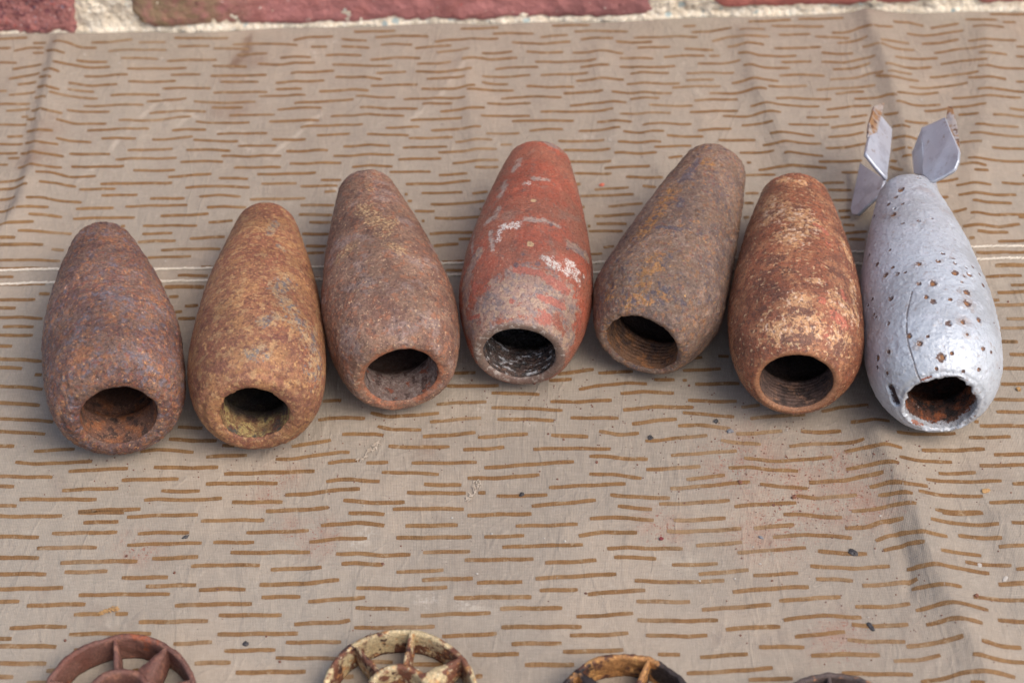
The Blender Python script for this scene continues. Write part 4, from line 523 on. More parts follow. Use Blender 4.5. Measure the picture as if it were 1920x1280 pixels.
def rust_shell(idx, label, mat, matbore, rough=0.2, lump=0.15, pits=0, thread=True, lip=1.6, rim_noise=0.25, masks=None, seed=1, spots=None, deep0=12.0):
    v = BOMBS[str(idx)]
    L, a, rn, rt, ef, eb, R, rh = v[4:12]
    Rm = shell_frame(v); z0 = 0.0
    root = empty("mortar_shell", (v[0], v[1], z0), Rm.tolist())
    tag(root, label, "mortar shell", "old mortar shells laid in a row on the cloth")
    o = Rm.T@np.array([0, 0, R])-np.array([0, a, 0])          # nose centre in local mm
    NT = 540 if spots else 300
    # ---- outside: hole edge -> face -> ogive -> tail -> closed end
    y = np.linspace(0, L, 400)
    r = np.where(y < a, R-(R-rn)*np.clip((a-y)/a, 0, 1)**ef, R-(R-rt)*np.clip((y-a)/(L-a), 0, 1)**eb)
    pts = [(0.9, rh-0.1), (0.35, rh+0.35), (0.0, rh+1.0)]
    fillet = min(lip, (rn-rh)*0.5)
    pts += [(0.0, q) for q in np.linspace(rh+1.2, rn-fillet, 5)]
    for t in np.linspace(0.15, 1, 6):                        # round the outer lip
        pts.append((fillet*(1-math.cos(t*math.pi/2))*0.9, rn-fillet+fillet*math.sin(t*math.pi/2)*0.98))
    k = y > fillet*0.9+0.15
    tf = 2.2
    kk = k & (y < L-tf)
    pts += list(zip(y[kk], r[kk]))
    for t in np.linspace(0.1, 1, 7):
        pts.append((L-tf+tf*math.sin(t*math.pi/2), rt-tf+tf*math.cos(t*math.pi/2)))
    pts += [(L+0.1, q) for q in np.linspace(rt-tf-0.6, 0.05, 10)]
    pr = np.array(pts)
    # monotone clean-up of the lip: never fold back
    s = np.concatenate([[0], np.cumsum(np.hypot(*np.diff(pr, axis=0).T))])
    n = int(s[-1]/(0.27 if spots else 0.46)); ss = np.linspace(0, s[-1], n)
    py = np.interp(ss, s, pr[:, 0]); prr = np.interp(ss, s, pr[:, 1])
    ker = np.ones(5)/5
    py[2:-2] = np.convolve(py, ker, 'valid'); prr[2:-2] = np.convolve(prr, ker, 'valid')
    ty = np.gradient(py); tr = np.gradient(prr); q = np.hypot(ty, tr)+1e-9
    ny, nr_ = -tr/q, ty/q                                    # outward normal (y, r)
    th = np.linspace(0, 2*np.pi, NT, endpoint=False)
    C_, S_ = np.cos(th)[None, :], np.sin(th)[None, :]
    Pl = np.stack([prr[:, None]*C_, np.repeat(py[:, None], NT, 1), prr[:, None]*S_], -1).reshape(-1, 3)+o
    Nl = np.stack([nr_[:, None]*C_, np.repeat(ny[:, None], NT, 1), nr_[:, None]*S_], -1).reshape(-1, 3)
    sd_ = seed*101
    h = 0.35*vnoise(Pl, 0.05, sd_)+rough*fbm(Pl, 0.22, 4, 0.55, sd_+1)+lump*fbm(Pl, 1.0, 2, 0.6, sd_+5)
    rng = np.random.default_rng(seed)
    if pits:
        A = rng.integers(0, len(Pl), pits)
        for i in A:
            c = Pl[i]; pr_ = rng.uniform(0.5, 1.5)
            kq = (np.abs(Pl-c) < pr_*1.6).all(1)
            d = np.linalg.norm(Pl[kq]-c, axis=1)
            h[kq] -= 0.35*pr_*rng.uniform(0.3, 0.8)*np.exp(-(d/pr_)**4)
    ringdist = np.repeat(ss[:, None], NT, 1).ravel()
    near = np.exp(-(ringdist/2.6)**2)
    # ragged mouth: push the lip about
    nlip = fbm(Pl*np.array([1, 0, 1])+np.array([0, 3.3, 0]), 0.16, 4, 0.6, sd_+40)
    Pl = Pl+near[:, None]*nlip[:, None]*rim_noise*np.stack([np.tile(np.cos(th), n), np.zeros(n*NT), np.tile(np.sin(th), n)], 1)*1.6
    h += near*rim_noise*0.8*fbm(Pl, 0.3, 3, 0.6, sd_+44)
    at = {}
    for nm_, (fk, soft) in (masks or {}).items(): at[nm_] = feat_mask(Pl, FEAT[fk], soft)
    if spots:
        sp = at['spot']; h += 0.10*np.clip(sp*3, 0, 1)*(1-sp)*2 - 0.45*sstep(sp, 0.45, 0.9)
        cr = at['crack']; h -= 0.30*sstep(cr, 0.3, 0.9)
        h -= 2.4*sstep(at['slit'], 0.2, 0.9); h -= 0.25*at['bare']
        h += 0.26*np.maximum(0, fbm(Pl, 0.75, 2, 0.5, 77)-0.3)+0.05*fbm(Pl, 0.45, 2, 0.5, 78)
    if 'crack' in at and not spots: h -= 0.35*sstep(at['crack'], 0.3, 0.9)
    if 'white' in at: h += 0.05*at['white']
    at['axial'] = np.repeat(py[:, None]/L, NT, 1).ravel()
    at['mouth'] = np.exp(-(ringdist/3.0)**2)
    kq = 1-np.exp(-np.minimum(ringdist, 50)/0.8)
    Pf = Pl+Nl*(h*kq)[:, None]
    obj("body", make_mesh("shell_body", Pf, grid_faces(n, NT, True), True, at), mat, root)
    # ---- inside: threaded fuse hole and the chamber behind it
    D = L*0.72
    b = [(0.95, rh-0.15)]
    if thread:
        for i in range(int(13/0.35)):
            yy = 1.2+i*0.35; b.append((yy, rh-0.25-0.28*abs(((yy/1.6) % 1)-0.5)*2+0.3))
    else:
        b += [(2, rh-0.2), (4, rh-0.4), (7, rh-0.7), (10, rh-0.9), (13, rh-0.6)]
    def rin(yy): return float(np.interp(yy, y, r))-5.0
    b += [(15, rh+0.6)]
    for yy in np.linspace(18, D-12, 12): b.append((yy, min(rh+3.0, rin(yy), rh+3.0)))
    for t in np.linspace(0.1, 1, 8): b.append((D-12+12*math.sin(t*math.pi/2), max(0.05, rin(D-12)*math.cos(t*math.pi/2)*0.9)))
    b = np.array(b); nb = len(b); NB = 160
    tb = np.linspace(0, 2*np.pi, NB, endpoint=False)
    Pb = np.stack([b[:, 1:2]*np.cos(tb), np.repeat(b[:, :1], NB, 1), b[:, 1:2]*np.sin(tb)], -1).reshape(-1, 3)+o
    ring0 = np.exp(-(np.repeat(b[:, :1], NB, 1).ravel()-0.9)/3.0)
    nl2 = fbm(Pb*np.array([1, 0, 1])+np.array([0, 3.3, 0]), 0.16, 4, 0.6, sd_+40)
    rad = np.stack([np.tile(np.cos(tb), nb), np.zeros(nb*NB), np.tile(np.sin(tb), nb)], 1)
    hb = 0.18*fbm(Pb, 0.4, 3, 0.6, sd_+60)*np.clip((np.repeat(b[:, :1], NB, 1).ravel()-0.9)/2, 0, 1)
    Pb = Pb+rad*(ring0*nl2*rim_noise*1.6+hb)[:, None]
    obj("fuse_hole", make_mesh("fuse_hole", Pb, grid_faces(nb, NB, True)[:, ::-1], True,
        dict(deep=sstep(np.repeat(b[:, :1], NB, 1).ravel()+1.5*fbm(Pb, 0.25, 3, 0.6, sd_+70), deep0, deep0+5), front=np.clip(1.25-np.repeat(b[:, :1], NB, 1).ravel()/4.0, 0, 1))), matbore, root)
    return root, Rm

def rust_mat(name, base, ls, rlo=0.45, rhi=0.8, bump=0.35, seed=0, spec=0.45, grain=0.35, gscale=1.2):
    g = G(name)
    c = g.layers(base, ls)
    n = g.math('ADD', g.math('MULTIPLY', g.noise(gscale, 5, 0.75, seed+20), 0.65), g.math('MULTIPLY', g.noise(gscale*3.1, 2, 0.6, seed+21), 0.35))
    f = g.lerp(g.step(n, 0.36, 0.64), 1-grain*1.2, 1+grain*0.95)
    f = g.math('MULTIPLY', f, g.lerp(g.step(g.noise(0.04, 4, 0.6, seed+23), 0.36, 0.64), 0.80, 1.14))
    sc = g.t.nodes.new("ShaderNodeVectorMath"); sc.operation = 'SCALE'
    g.l(c, sc.inputs[0]); g.l(f, sc.inputs["Scale"]); c = sc.outputs[0]
    hs = g.t.nodes.new("ShaderNodeHueSaturation"); hs.inputs["Hue"].default_value = 0.502; hs.inputs["Saturation"].default_value = 1.0; hs.inputs["Value"].default_value = 1.05
    g.l(c, hs.inputs["Color"]); c = hs.outputs[0]
    h = g.math('ADD', g.math('MULTIPLY', g.noise(0.9, 5, 0.7, seed), 0.8), g.math('MULTIPLY', g.noise(2.8, 3, 0.7, seed+1), 0.6))
    g.finish(c, g.lerp(g.step(g.noise(0.8, 4, 0.7, seed+2), 0.38, 0.62), rlo*0.82, rhi*0.92), g.bump(h, bump*1.15, 0.95), spec=spec)
    return g.mat
def N(scale, lo, hi, seed, det=4, st=(1, 1, 1)): return ('n', scale, det, lo, hi, seed, st)
DEEP_COAT_SHADE = lambda c=srgb(34, 30, 30): (c, [('s', 'deep'), 0.9])  # blackens with depth: black coating in the second shell, painted shade in the fourth

# --- bores; the dark 'deep' layers on rust paint in the chamber's shade
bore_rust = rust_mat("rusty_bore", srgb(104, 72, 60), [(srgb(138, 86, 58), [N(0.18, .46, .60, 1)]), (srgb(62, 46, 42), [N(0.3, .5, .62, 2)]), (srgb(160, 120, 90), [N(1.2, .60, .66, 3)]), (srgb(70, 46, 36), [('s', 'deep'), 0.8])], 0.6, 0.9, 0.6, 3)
bore_yellow = rust_mat("yellow_caked_bore", srgb(140, 108, 74), [(srgb(176, 152, 100), [N(0.2, .45, .58, 1)]), (srgb(104, 62, 54), [N(0.16, .50, .58, 5)]), (srgb(84, 78, 72), [N(0.12, .52, .60, 2)]), (srgb(120, 82, 58), [N(0.6, .52, .62, 7)]), DEEP_COAT_SHADE()], 0.6, 0.9, 0.8, 5)
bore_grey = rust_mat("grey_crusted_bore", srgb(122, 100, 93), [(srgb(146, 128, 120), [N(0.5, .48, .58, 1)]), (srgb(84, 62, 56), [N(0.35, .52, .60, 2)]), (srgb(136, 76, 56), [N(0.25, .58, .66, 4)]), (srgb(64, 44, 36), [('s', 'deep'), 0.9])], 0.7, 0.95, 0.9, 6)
bore_oily = rust_mat("oily_threaded_bore", srgb(78, 58, 50), [(srgb(46, 37, 34), [N(0.3, .45, .60, 1)]), (srgb(120, 92, 78), [N(0.4, .57, .66, 2)]), (srgb(206, 204, 206), [N(0.30, .56, .62, 12, 4, (1, 2.2, 1)), 0.75]), DEEP_COAT_SHADE()], 0.12, 0.4, 0.7, 7, 0.9)  # the near-white flecks paint in wet glints on the threads
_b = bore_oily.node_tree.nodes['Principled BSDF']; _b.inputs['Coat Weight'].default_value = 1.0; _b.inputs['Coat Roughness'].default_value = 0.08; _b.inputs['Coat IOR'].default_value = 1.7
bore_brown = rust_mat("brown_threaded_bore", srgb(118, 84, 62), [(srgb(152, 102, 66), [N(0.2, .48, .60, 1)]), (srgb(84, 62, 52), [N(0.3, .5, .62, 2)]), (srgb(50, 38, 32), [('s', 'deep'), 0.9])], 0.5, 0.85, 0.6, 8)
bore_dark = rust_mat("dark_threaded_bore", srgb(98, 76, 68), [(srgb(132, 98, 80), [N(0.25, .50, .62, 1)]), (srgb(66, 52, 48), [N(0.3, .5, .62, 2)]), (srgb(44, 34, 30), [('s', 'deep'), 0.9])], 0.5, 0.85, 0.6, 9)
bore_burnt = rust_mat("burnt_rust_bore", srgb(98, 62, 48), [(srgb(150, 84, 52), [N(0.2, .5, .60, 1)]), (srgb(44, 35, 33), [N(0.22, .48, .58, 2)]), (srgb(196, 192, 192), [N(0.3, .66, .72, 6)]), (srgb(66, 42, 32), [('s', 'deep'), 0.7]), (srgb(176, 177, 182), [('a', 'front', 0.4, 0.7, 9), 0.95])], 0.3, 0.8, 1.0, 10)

m1 = rust_mat("purple_brown_rust", srgb(122, 94, 82), [
    (srgb(104, 74, 68), [N(0.09, .44, .58, 1)]), (srgb(120, 110, 114), [('a', 'grey', 0.25, 1.0, 2), N(0.4, .36, .54, 3), 0.85]),
    (srgb(108, 100, 108), [N(0.32, .53, .60, 13), 0.75]),
    (srgb(156, 100, 68), [('a', 'orange', 0.3, 1.0, 4), N(0.5, .36, .54, 5), 0.85]), (srgb(150, 98, 68), [N(0.45, .53, .60, 6), 0.75]),
    (srgb(134, 74, 62), [N(0.6, .57, .62, 16), 0.7]), (srgb(70, 52, 54), [N(0.8, .57, .63, 7), 0.8]),
    (srgb(196, 144, 96), [N(0.8, .63, .66, 8), 0.85]), (srgb(166, 118, 84), [N(1.5, .57, .62, 9), 0.6]),
    (srgb(204, 192, 184), [N(1.3, .675, .70, 10), 0.8])], 0.38, 0.75, 0.6, 1, 0.5, 0.40)
m2 = rust_mat("ochre_rust", srgb(148, 100, 72), [(srgb(122, 76, 60), [N(0.11, .50, .62, 41), 0.75]), 
    (srgb(138, 86, 64), [N(0.05, .44, .58, 1)]), (srgb(164, 118, 78), [N(0.12, .48, .62, 2), 0.7]),
    (srgb(168, 142, 112), [('a', 'grey', 0.16, 1.0, 3), N(0.4, .38, .52, 4), 0.8]), (srgb(108, 104, 104), [('a', 'grey', 0.25, 1.2, 6), N(0.35, .47, .55, 5), 0.9]),
    (srgb(110, 64, 56), [('a', 'red', 0.3, 0.9, 7), N(0.6, .35, .5, 17), 0.8]), (srgb(110, 68, 56), [N(0.6, .52, .60, 8), 0.75]), (srgb(172, 134, 96), [N(0.35, .54, .62, 18), 0.7]),
    (srgb(190, 144, 96), [N(0.8, .57, .64, 9), 0.7]), (srgb(84, 60, 54), [N(1.1, .63, .68, 10), 0.8])], 0.42, 0.75, 0.45, 2, 0.5, 0.28)
m3 = rust_mat("brown_speckled_rust", srgb(136, 104, 86), [
    (srgb(116, 82, 68), [N(0.06, .44, .58, 1)]), (srgb(146, 124, 116), [N(0.10, .50, .64, 2), 0.7]),
    (srgb(170, 132, 96), [('a', 'tan', 0.12, 0.8, 3), N(0.25, .36, .60, 4), 0.55]), (srgb(206, 172, 130), [('a', 'tan', 0.3, 0.9, 5), N(0.95, .52, .58, 6), 0.8]),
    (srgb(152, 98, 72), [N(0.4, .53, .60, 7), 0.7]), (srgb(98, 70, 64), [N(0.5, .55, .62, 17), 0.7]), (srgb(202, 168, 134), [N(1.0, .615, .65, 8), 0.8]), (srgb(76, 60, 58), [N(0.8, .61, .66, 9), 0.8]),
    (srgb(152, 90, 62), [('a', 'mouthm', 0.3, 0.9, 10), N(0.3, .36, .6, 45), 0.8])], 0.42, 0.75, 0.5, 3, 0.5, 0.32)
m4 = rust_mat("worn_red_paint", srgb(142, 84, 66), [
    (srgb(150, 78, 60), [N(0.05, .43, .56, 1)]), (srgb(124, 76, 62), [N(0.22, .50, .66, 2), 0.6]), (srgb(132, 100, 86), [N(0.10, .57, .68, 16), 0.7]), (srgb(120, 90, 80), [N(0.35, .58, .65, 26), 0.6]),
    (srgb(142, 116, 104), [('a', 'dull', 0.14, 0.9, 3), 0.9]), (srgb(116, 102, 100), [('a', 'dull', 0.2, 1.0, 4), N(0.25, .46, .56, 5), 0.8]),
    (srgb(160, 132, 110), [('a', 'dull', 0.2, 1.0, 14), N(0.45, .50, .58, 15), 0.75]),
    (srgb(154, 82, 68), [('a', 'red', 0.3, 0.9, 6), 0.85]), (srgb(156, 140, 130), [('a', 'grey', 0.35, 0.9, 7), N(0.5, .3, .5, 18), 0.8]),
    (srgb(182, 150, 114), [('a', 'tan', 0.5, 0.5, 9)]), (srgb(88, 76, 80), [('a', 'dark', 0.5, 0.8, 10), 0.8]),
    (srgb(108, 72, 64), [N(0.8, .57, .63, 11), 0.7]), (srgb(186, 146, 122), [N(1.2, .61, .66, 12), 0.6]), (srgb(112, 92, 82), [('a', 'mouthm', 0.25, 0.9, 13), 0.9]), (srgb(176, 164, 154), [('a', 'mouthm', 0.3, 0.9, 43), N(0.5, .54, .62, 44), 0.7]),
    (srgb(202, 194, 186), [('a', 'white', 0.5, 1.3, 8), N(1.3, .40, .52, 19), 0.85])], 0.32, 0.62, 0.3, 4, 0.5, 0.24)
m5 = rust_mat("dark_pitted_rust", srgb(122, 96, 80), [
    (srgb(106, 85, 76), [N(0.06, .44, .58, 1)]), (srgb(134, 110, 96), [N(0.25, .50, .60, 2), 0.8]),
    (srgb(164, 114, 66), [('a', 'ochre', 0.3, 1.0, 3), N(0.45, .40, .53, 4), 0.9]), (srgb(148, 102, 68), [N(0.5, .55, .62, 5), 0.7]), (srgb(122, 74, 64), [N(0.7, .58, .63, 15), 0.7]),
    (srgb(88, 80, 88), [('a', 'dark', 0.5, 1.5, 6), 0.85]), (srgb(86, 76, 82), [N(0.5, .57, .63, 7), 0.8]),
    (srgb(146, 132, 114), [N(0.9, .58, .65, 8), 0.6]), (srgb(196, 148, 90), [N(0.9, .65, .69, 9), 0.9])], 0.36, 0.72, 0.6, 5, 0.5, 0.36)
m6 = rust_mat("cream_and_rust_paint", srgb(142, 84, 60), [
    (srgb(122, 74, 54), [N(0.06, .44, .58, 1)]), (srgb(162, 110, 78), [N(0.12, .48, .60, 2), 0.75]),
    (srgb(190, 142, 102), [('a', 'cream', 0.12, 0.9, 3), N(0.4, .36, .50, 4), 0.9]), (srgb(208, 176, 152), [('a', 'cream', 0.3, 1.0, 5), N(0.5, .50, .60, 6), 0.8]),
    (srgb(176, 98, 78), [('a', 'red', 0.25, 0.8, 7), 0.85]), (srgb(104, 66, 52), [('a', 'dark', 0.25, 1.0, 8), N(0.55, .36, .50, 9), 0.92]),
    (srgb(112, 70, 54), [N(0.5, .53, .60, 10), 0.8]), (srgb(84, 56, 48), [N(0.9, .58, .63, 11), 0.85]), (srgb(202, 166, 128), [N(0.6, .59, .65, 12), 0.75]),
    (srgb(158, 110, 80), [('a', 'mouthm', 0.3, 0.5, 13), 0.75])], 0.22, 0.6, 0.4, 6, 0.5, 0.26)
def silver():
    g = G("silver_paint")
    c = g.layers(srgb(184, 188, 194), [
        (srgb(166, 168, 172), [N(0.04, .45, .65, 1)]), (srgb(196, 197, 204), [N(0.2, .55, .7, 2), 0.6]), (srgb(160, 148, 146), [N(0.08, .58, .75, 3), 0.6]),
        (srgb(140, 118, 102), [('a', 'halo', 0.3, 0.9, 31), 0.40]),
        (srgb(92, 84, 84), [('a', 'crack', 0.5, 0.4, 4), 0.8]), (srgb(88, 60, 48), [('a', 'spot', 0.45, 0.9, 5), 0.95]),
        (srgb(152, 104, 60), [('a', 'spotc', 1.2, 0.9, 6), 0.7]), (srgb(64, 40, 34), [('a', 'slit', 0.6, 0.4, 7)]), (srgb(138, 84, 60), [('a', 'bare', 0.5, 0.8, 8), 0.95]),
        (srgb(96, 70, 58), [N(0.8, .69, .72, 9), 0.8]), (srgb(150, 128, 116), [N(0.35, .60, .70, 19), 0.45]), (srgb(150, 150, 154), [N(0.6, .54, .66, 29), 0.6]), (srgb(120, 90, 74), [('a', 'mouthm', 0.4, 1.6, 11), N(0.5, .58, .64, 10), 0.7])])
    h = g.math('ADD', g.noise(0.7, 4, 0.6, 1), g.math('MULTIPLY', g.noise(2.2, 2, 0.6, 2), 0.4))
    sp = g.mask([('a', 'spot', 0.45, 0.9, 5)])
    metal = g.lerp(sp, 0.25, 0.0)
    g.finish(c, g.lerp(sp, 0.50, 0.8), g.bump(h, 0.34, 0.7), metal=metal, spec=0.5)
    return g.mat
m7 = silver()
FEAT['spotc7'] = [(p, r*0.55) for i, (p, r) in enumerate(FEAT['spots7']) if i % 3 != 1]
FEAT['halo7'] = [(p, r*1.7) for i, (p, r) in enumerate(FEAT['spots7']) if i % 4 == 1]
rust_shell(1, "rough purple-brown rusty mortar shell at the left end of the row", m1, bore_rust, 0.20, 0.26, 420, False, 2.6, 0.22,
           dict(grey=('grey1', 1.2), orange=('orange1', 1.2)), 1, deep0=22.0)
rust_shell(2, "smooth ochre rusty mortar shell with yellow crust inside its mouth", m2, bore_yellow, 0.11, 0.11, 110, False, 2.4, 0.5,
           dict(grey=('grey2', 1.6), red=('red2', 0.9)), 2, deep0=7.0)
def mouth_attr(root, k=0.9):
    me = root.children[0].data; n_ = len(me.vertices); a = np.zeros(n_, np.float32)
    me.attributes['mouth'].data.foreach_get('value', a)
    b_ = me.attributes.new('mouthm', 'FLOAT', 'POINT'); b_.data.foreach_set('value', np.clip(a*k, 0, 1))
r3, _ = rust_shell(3, "brown rusty mortar shell speckled with tan, orange rim round its mouth", m3, bore_grey, 0.14, 0.15, 160, False, 1.6, 0.25,
                   dict(tan=('tan3', 0.9)), 3)
mouth_attr(r3)
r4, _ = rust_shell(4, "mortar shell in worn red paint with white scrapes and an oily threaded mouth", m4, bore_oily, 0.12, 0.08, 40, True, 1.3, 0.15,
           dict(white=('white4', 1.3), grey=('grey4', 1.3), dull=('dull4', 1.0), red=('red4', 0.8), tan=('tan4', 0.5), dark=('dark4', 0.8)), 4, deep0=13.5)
mouth_attr(r4, 2.2)
rust_shell(5, "dark pitted rusty mortar shell with ochre streaks, lying askew to the right", m5, bore_brown, 0.17, 0.20, 320, True, 1.4, 0.35,
           dict(ochre=('ochre5', 1.2), dark=('dark5', 1.1), crack=('crack5', 0.6)), 5)
r6, _ = rust_shell(6, "rusty mortar shell with flaking cream and red paint beside the silver one", m6, bore_dark, 0.14, 0.10, 90, True, 1.2, 0.15,
                   dict(cream=('cream6', 1.3), red=('red6', 0.7), dark=('dark6', 0.8)), 6)
mouth_attr(r6)
r7, R7 = rust_shell(7, "silver painted mortar shell with rust spots, broken mouth and tail fins", m7, bore_burnt, 0.08, 0.07, 60, False, 2.6, 0.85,
                    dict(halo=('halo7', 1.6), spot=('spots7', 0.6), spotc=('spotc7', 0.5), crack=('crack7', 0.7), slit=('slit7', 0.4), bare=('bare7', 0.5)), 7, spots=True)
mouth_attr(r7)

# --- sheet-metal fins of the silver shell
def plate(name, pts, t, mat, parent, sub=6, seed=0, wob=0.25):
    """bent sheet of even thickness through an outline of 3-D points (mm)"""
    p = np.array(pts, float); c = p.mean(0)
    n_ = np.linalg.svd(p-c)[2][2]
    # subdivided fan: rings from the centre out to the outline
    o = []
    for i in range(len(p)):
        a, b = p[i], p[(i+1) % len(p)]
        for k in range(sub): o.append(a+(b-a)*k/sub)
    o = np.array(o); m_ = len(o); rings = [1.0, 0.97, 0.9, 0.66, 0.33]
    V = np.concatenate([c+(o-c)*q for q in rings]+[c[None]])
    V = V+n_*(wob*fbm(V, 0.09, 3, 0.5, seed+300))[:, None]
    top = V+n_*t/2; bot = V-n_*t/2; nv = len(V)
    F4 = [grid_faces(len(rings), m_, True), grid_faces(len(rings), m_, True)[:, ::-1]+nv]
    i = np.arange(m_); i2 = (i+1) % m_
    F4.append(np.stack([i2, i, nv+i, nv+i2], 1))
    ce = (len(rings)-1)*m_
    F3 = np.concatenate([np.stack([ce+i, ce+i2, np.full(m_, nv-1)], 1), np.stack([nv+ce+i2, nv+ce+i, np.full(m_, 2*nv-1)], 1)])
    return obj(name, make_mesh(name, np.concatenate([top, bot]), [np.concatenate(F4), F3], True), mat, parent)
def fin_mat(name, base, rusty):
    g = G(name)
    ls = [(srgb(150, 150, 160), [N(0.15, .48, .66, 1), 0.6]), (srgb(136, 118, 104), [N(0.28, .62, .70, 8), 0.7]), (srgb(196, 198, 206), [N(0.5, .58, .66, 9), 0.5])]
    if rusty: ls += [(srgb(160, 118, 74), [N(0.2, .42, .56, 2), 0.9]), (srgb(104, 72, 54), [N(0.35, .55, .64, 3), 0.9])]
    g.finish(g.layers(base, ls), 0.42, g.bump(g.noise(0.5, 4), 0.2, 0.5), metal=0.35)
    return g.mat
fm = fin_mat("silver_sheet", srgb(180, 184, 194), True if False else False); fr = fin_mat("rusty_lip", srgb(176, 168, 162), True)
fR = plate("fin", FIN['R'], 1.35, fm, r7, seed=1, wob=0.7)
plate("folded_lip", FIN['Rlip'], 1.0, fr, fR, seed=2, wob=0.4)
plate("fin_web", FIN['Rweb'], 0.9, fm, fR, seed=3)
fL = plate("fin", FIN['L'], 1.35, fm, r7, seed=4, wob=0.6)
plate("folded_lip", FIN['Llip'], 1.0, fr, fL, seed=5, wob=0.4)
plate("fin", FIN['LL'], 1.35, fm, r7, seed=6)
plate("fin", [(6, 68, 19), (8, 102, 17), (15, 98, 10), (17, 74, 8)], 0.9, fm, r7, seed=7)

# ================================================================== loose tail units in front
def tail_mat(name, base, ls, seed):
    return rust_mat(name, base, ls, 0.5, 0.85, 0.4, seed)
t1m = tail_mat("dull_brown_rust", srgb(110, 74, 64), [(srgb(102, 62, 52), [N(0.08, .46, .62, 1)]), (srgb(150, 104, 84), [N(0.2, .55, .68, 2), 0.7]), (srgb(170, 164, 168), [N(0.35, .70, .74, 3), 0.8]), (srgb(146, 76, 48), [N(0.12, .62, .7, 4), 0.8])], 21)
t2m = tail_mat("flaking_cream_paint", srgb(190, 168, 130), [(srgb(112, 68, 50), [N(0.16, .46, .54, 1)]), (srgb(182, 128, 78), [N(0.3, .54, .64, 2), 0.8]), (srgb(74, 44, 38), [N(0.22, .58, .64, 3)]), (srgb(214, 200, 168), [N(0.5, .6, .68, 4), 0.8])], 22)
t3m = tail_mat("flaky_orange_rust", srgb(166, 116, 70), [(srgb(96, 60, 46), [N(0.12, .47, .54, 1)]), (srgb(204, 152, 92), [N(0.3, .54, .64, 2), 0.85]), (srgb(48, 38, 36), [N(0.07, .53, .58, 3)])], 23)
t4m = tail_mat("blackened_rust", srgb(80, 66, 62), [(srgb(48, 44, 46), [N(0.1, .45, .6, 1)]), (srgb(168, 116, 82), [N(0.2, .6, .68, 2)])], 24)
def tail(x, y, R, label, mat, fins, seed, hub_r=10.6, hub_y=0.0):
    """sheet-metal ring, thin radial fins and a hollow hub standing on the cloth; fins = (angle deg, flare mm)"""
    z0 = float(ch(x, y))-0.1
    root = empty("tail_fin_unit", (x, y, z0))
    tag(root, label, "tail unit", "loose mortar shell tail units at the front edge")
    def tube(name, r0, h, t, n=96):
        prof = [(r0-t, 0.4), (r0-t, h*0.35), (r0-t, h*0.7), (r0-t+0.15, h-0.3), (r0-t/2, h), (r0-0.15, h-0.3), (r0, h*0.7), (r0, h*0.35), (r0, 0.4), (r0-t/2, 0)]
        pf = []
        for i in range(len(prof)):
            a, b = np.array(prof[i]), np.array(prof[(i+1) % len(prof)]); k = max(1, int(np.hypot(*(b-a))/0.8))
            pf += [a+(b-a)*j/k for j in range(k)]
        pf = np.array(pf); th = np.linspace(0, 2*np.pi, n*2, endpoint=False)
        V = np.stack([pf[:, :1]*np.cos(th), pf[:, :1]*np.sin(th), np.repeat(pf[:, 1:], len(th), 1)], -1).reshape(-1, 3)
        V[:, 2] += 0.5*vnoise(V*[1, 1, 0], 0.12, seed)*(V[:, 2]/h)
        V += (0.34 if seed == 3 else 0.22)*np.stack([fbm(V, 0.35, 4, 0.6, seed+k) for k in range(3)], 1)
        V[:, :2] *= (1+0.012*vnoise(V*[1, 1, 0], 0.05, seed+3))[:, None]
        F = grid_faces(len(pf), len(th), True)
        last = (len(pf)-1)*len(th); i = np.arange(len(th)); i2 = (i+1) % len(th)
        F = np.concatenate([F, np.stack([last+i, last+i2, i2, i], 1)])
        if hub_y and name == "hub": V[:, 1] += hub_y
        obj(name, make_mesh(name, V, F), mat, root)
    tube("ring", R, 11.0, 1.9)
    tube("hub", hub_r, 11.8, 2.3, 60)
    for ang, fl in fins:
        a = math.radians(ang); d = np.array([math.cos(a), math.sin(a)]); q = np.array([-d[1], d[0]])
        V = []; m_ = 14; zs = np.linspace(0.3, 1, 8)
        for i in range(m_):
            u = i/(m_-1); rr = (R-1.0)+(hub_r-0.8-(R-1.0))*u
            w = 0.95+0.35*math.sin(u*math.pi)+fl*0.5*(u**1.2)
            for s in (-1, 1):
                for z in zs:
                    tz = z if s < 0 else 1.3-z if False else z
                    ww = w*(1-0.55*((z-0.3)/0.7)**2) if fl else w
                    V.append((*(d*rr+q*s*ww), tz*(10.9-0.8*u)-0.15-2.5*fl*0.1*u*(1-z)))
        V = np.array(V); V += 0.24*np.stack([fbm(V, 0.5, 3, 0.6, seed+40+k) for k in range(3)], 1)
        nz = len(zs); idx = np.arange(m_*2*nz).reshape(m_, 2, nz); F = []
        for i in range(m_-1):
            for j in range(nz-1):
                F.append((idx[i, 0, j], idx[i+1, 0, j], idx[i+1, 0, j+1], idx[i, 0, j+1]))
                F.append((idx[i, 1, j+1], idx[i+1, 1, j+1], idx[i+1, 1, j], idx[i, 1, j]))
            F.append((idx[i, 0, -1], idx[i+1, 0, -1], idx[i+1, 1, -1], idx[i, 1, -1]))
            F.append((idx[i, 1, 0], idx[i+1, 1, 0], idx[i+1, 0, 0], idx[i, 0, 0]))
        for i in (0, m_-1):
            for j in range(nz-1): F.append((idx[i, 0, j], idx[i, 0, j+1], idx[i, 1, j+1], idx[i, 1, j]))
        obj("fin", make_mesh("fin", V, np.array(F)), mat, root)
    return root
tail(-126.6, -163.1, 24.6, "dull brown rusty tail ring with radial fins, leftmost at the front edge", t1m, [(99, 0.6), (55, 9), (162, 1.5), (205, 8), (250, 0.6), (295, 8), (340, 0.6), (15, 0.6)], 1, 10.8)
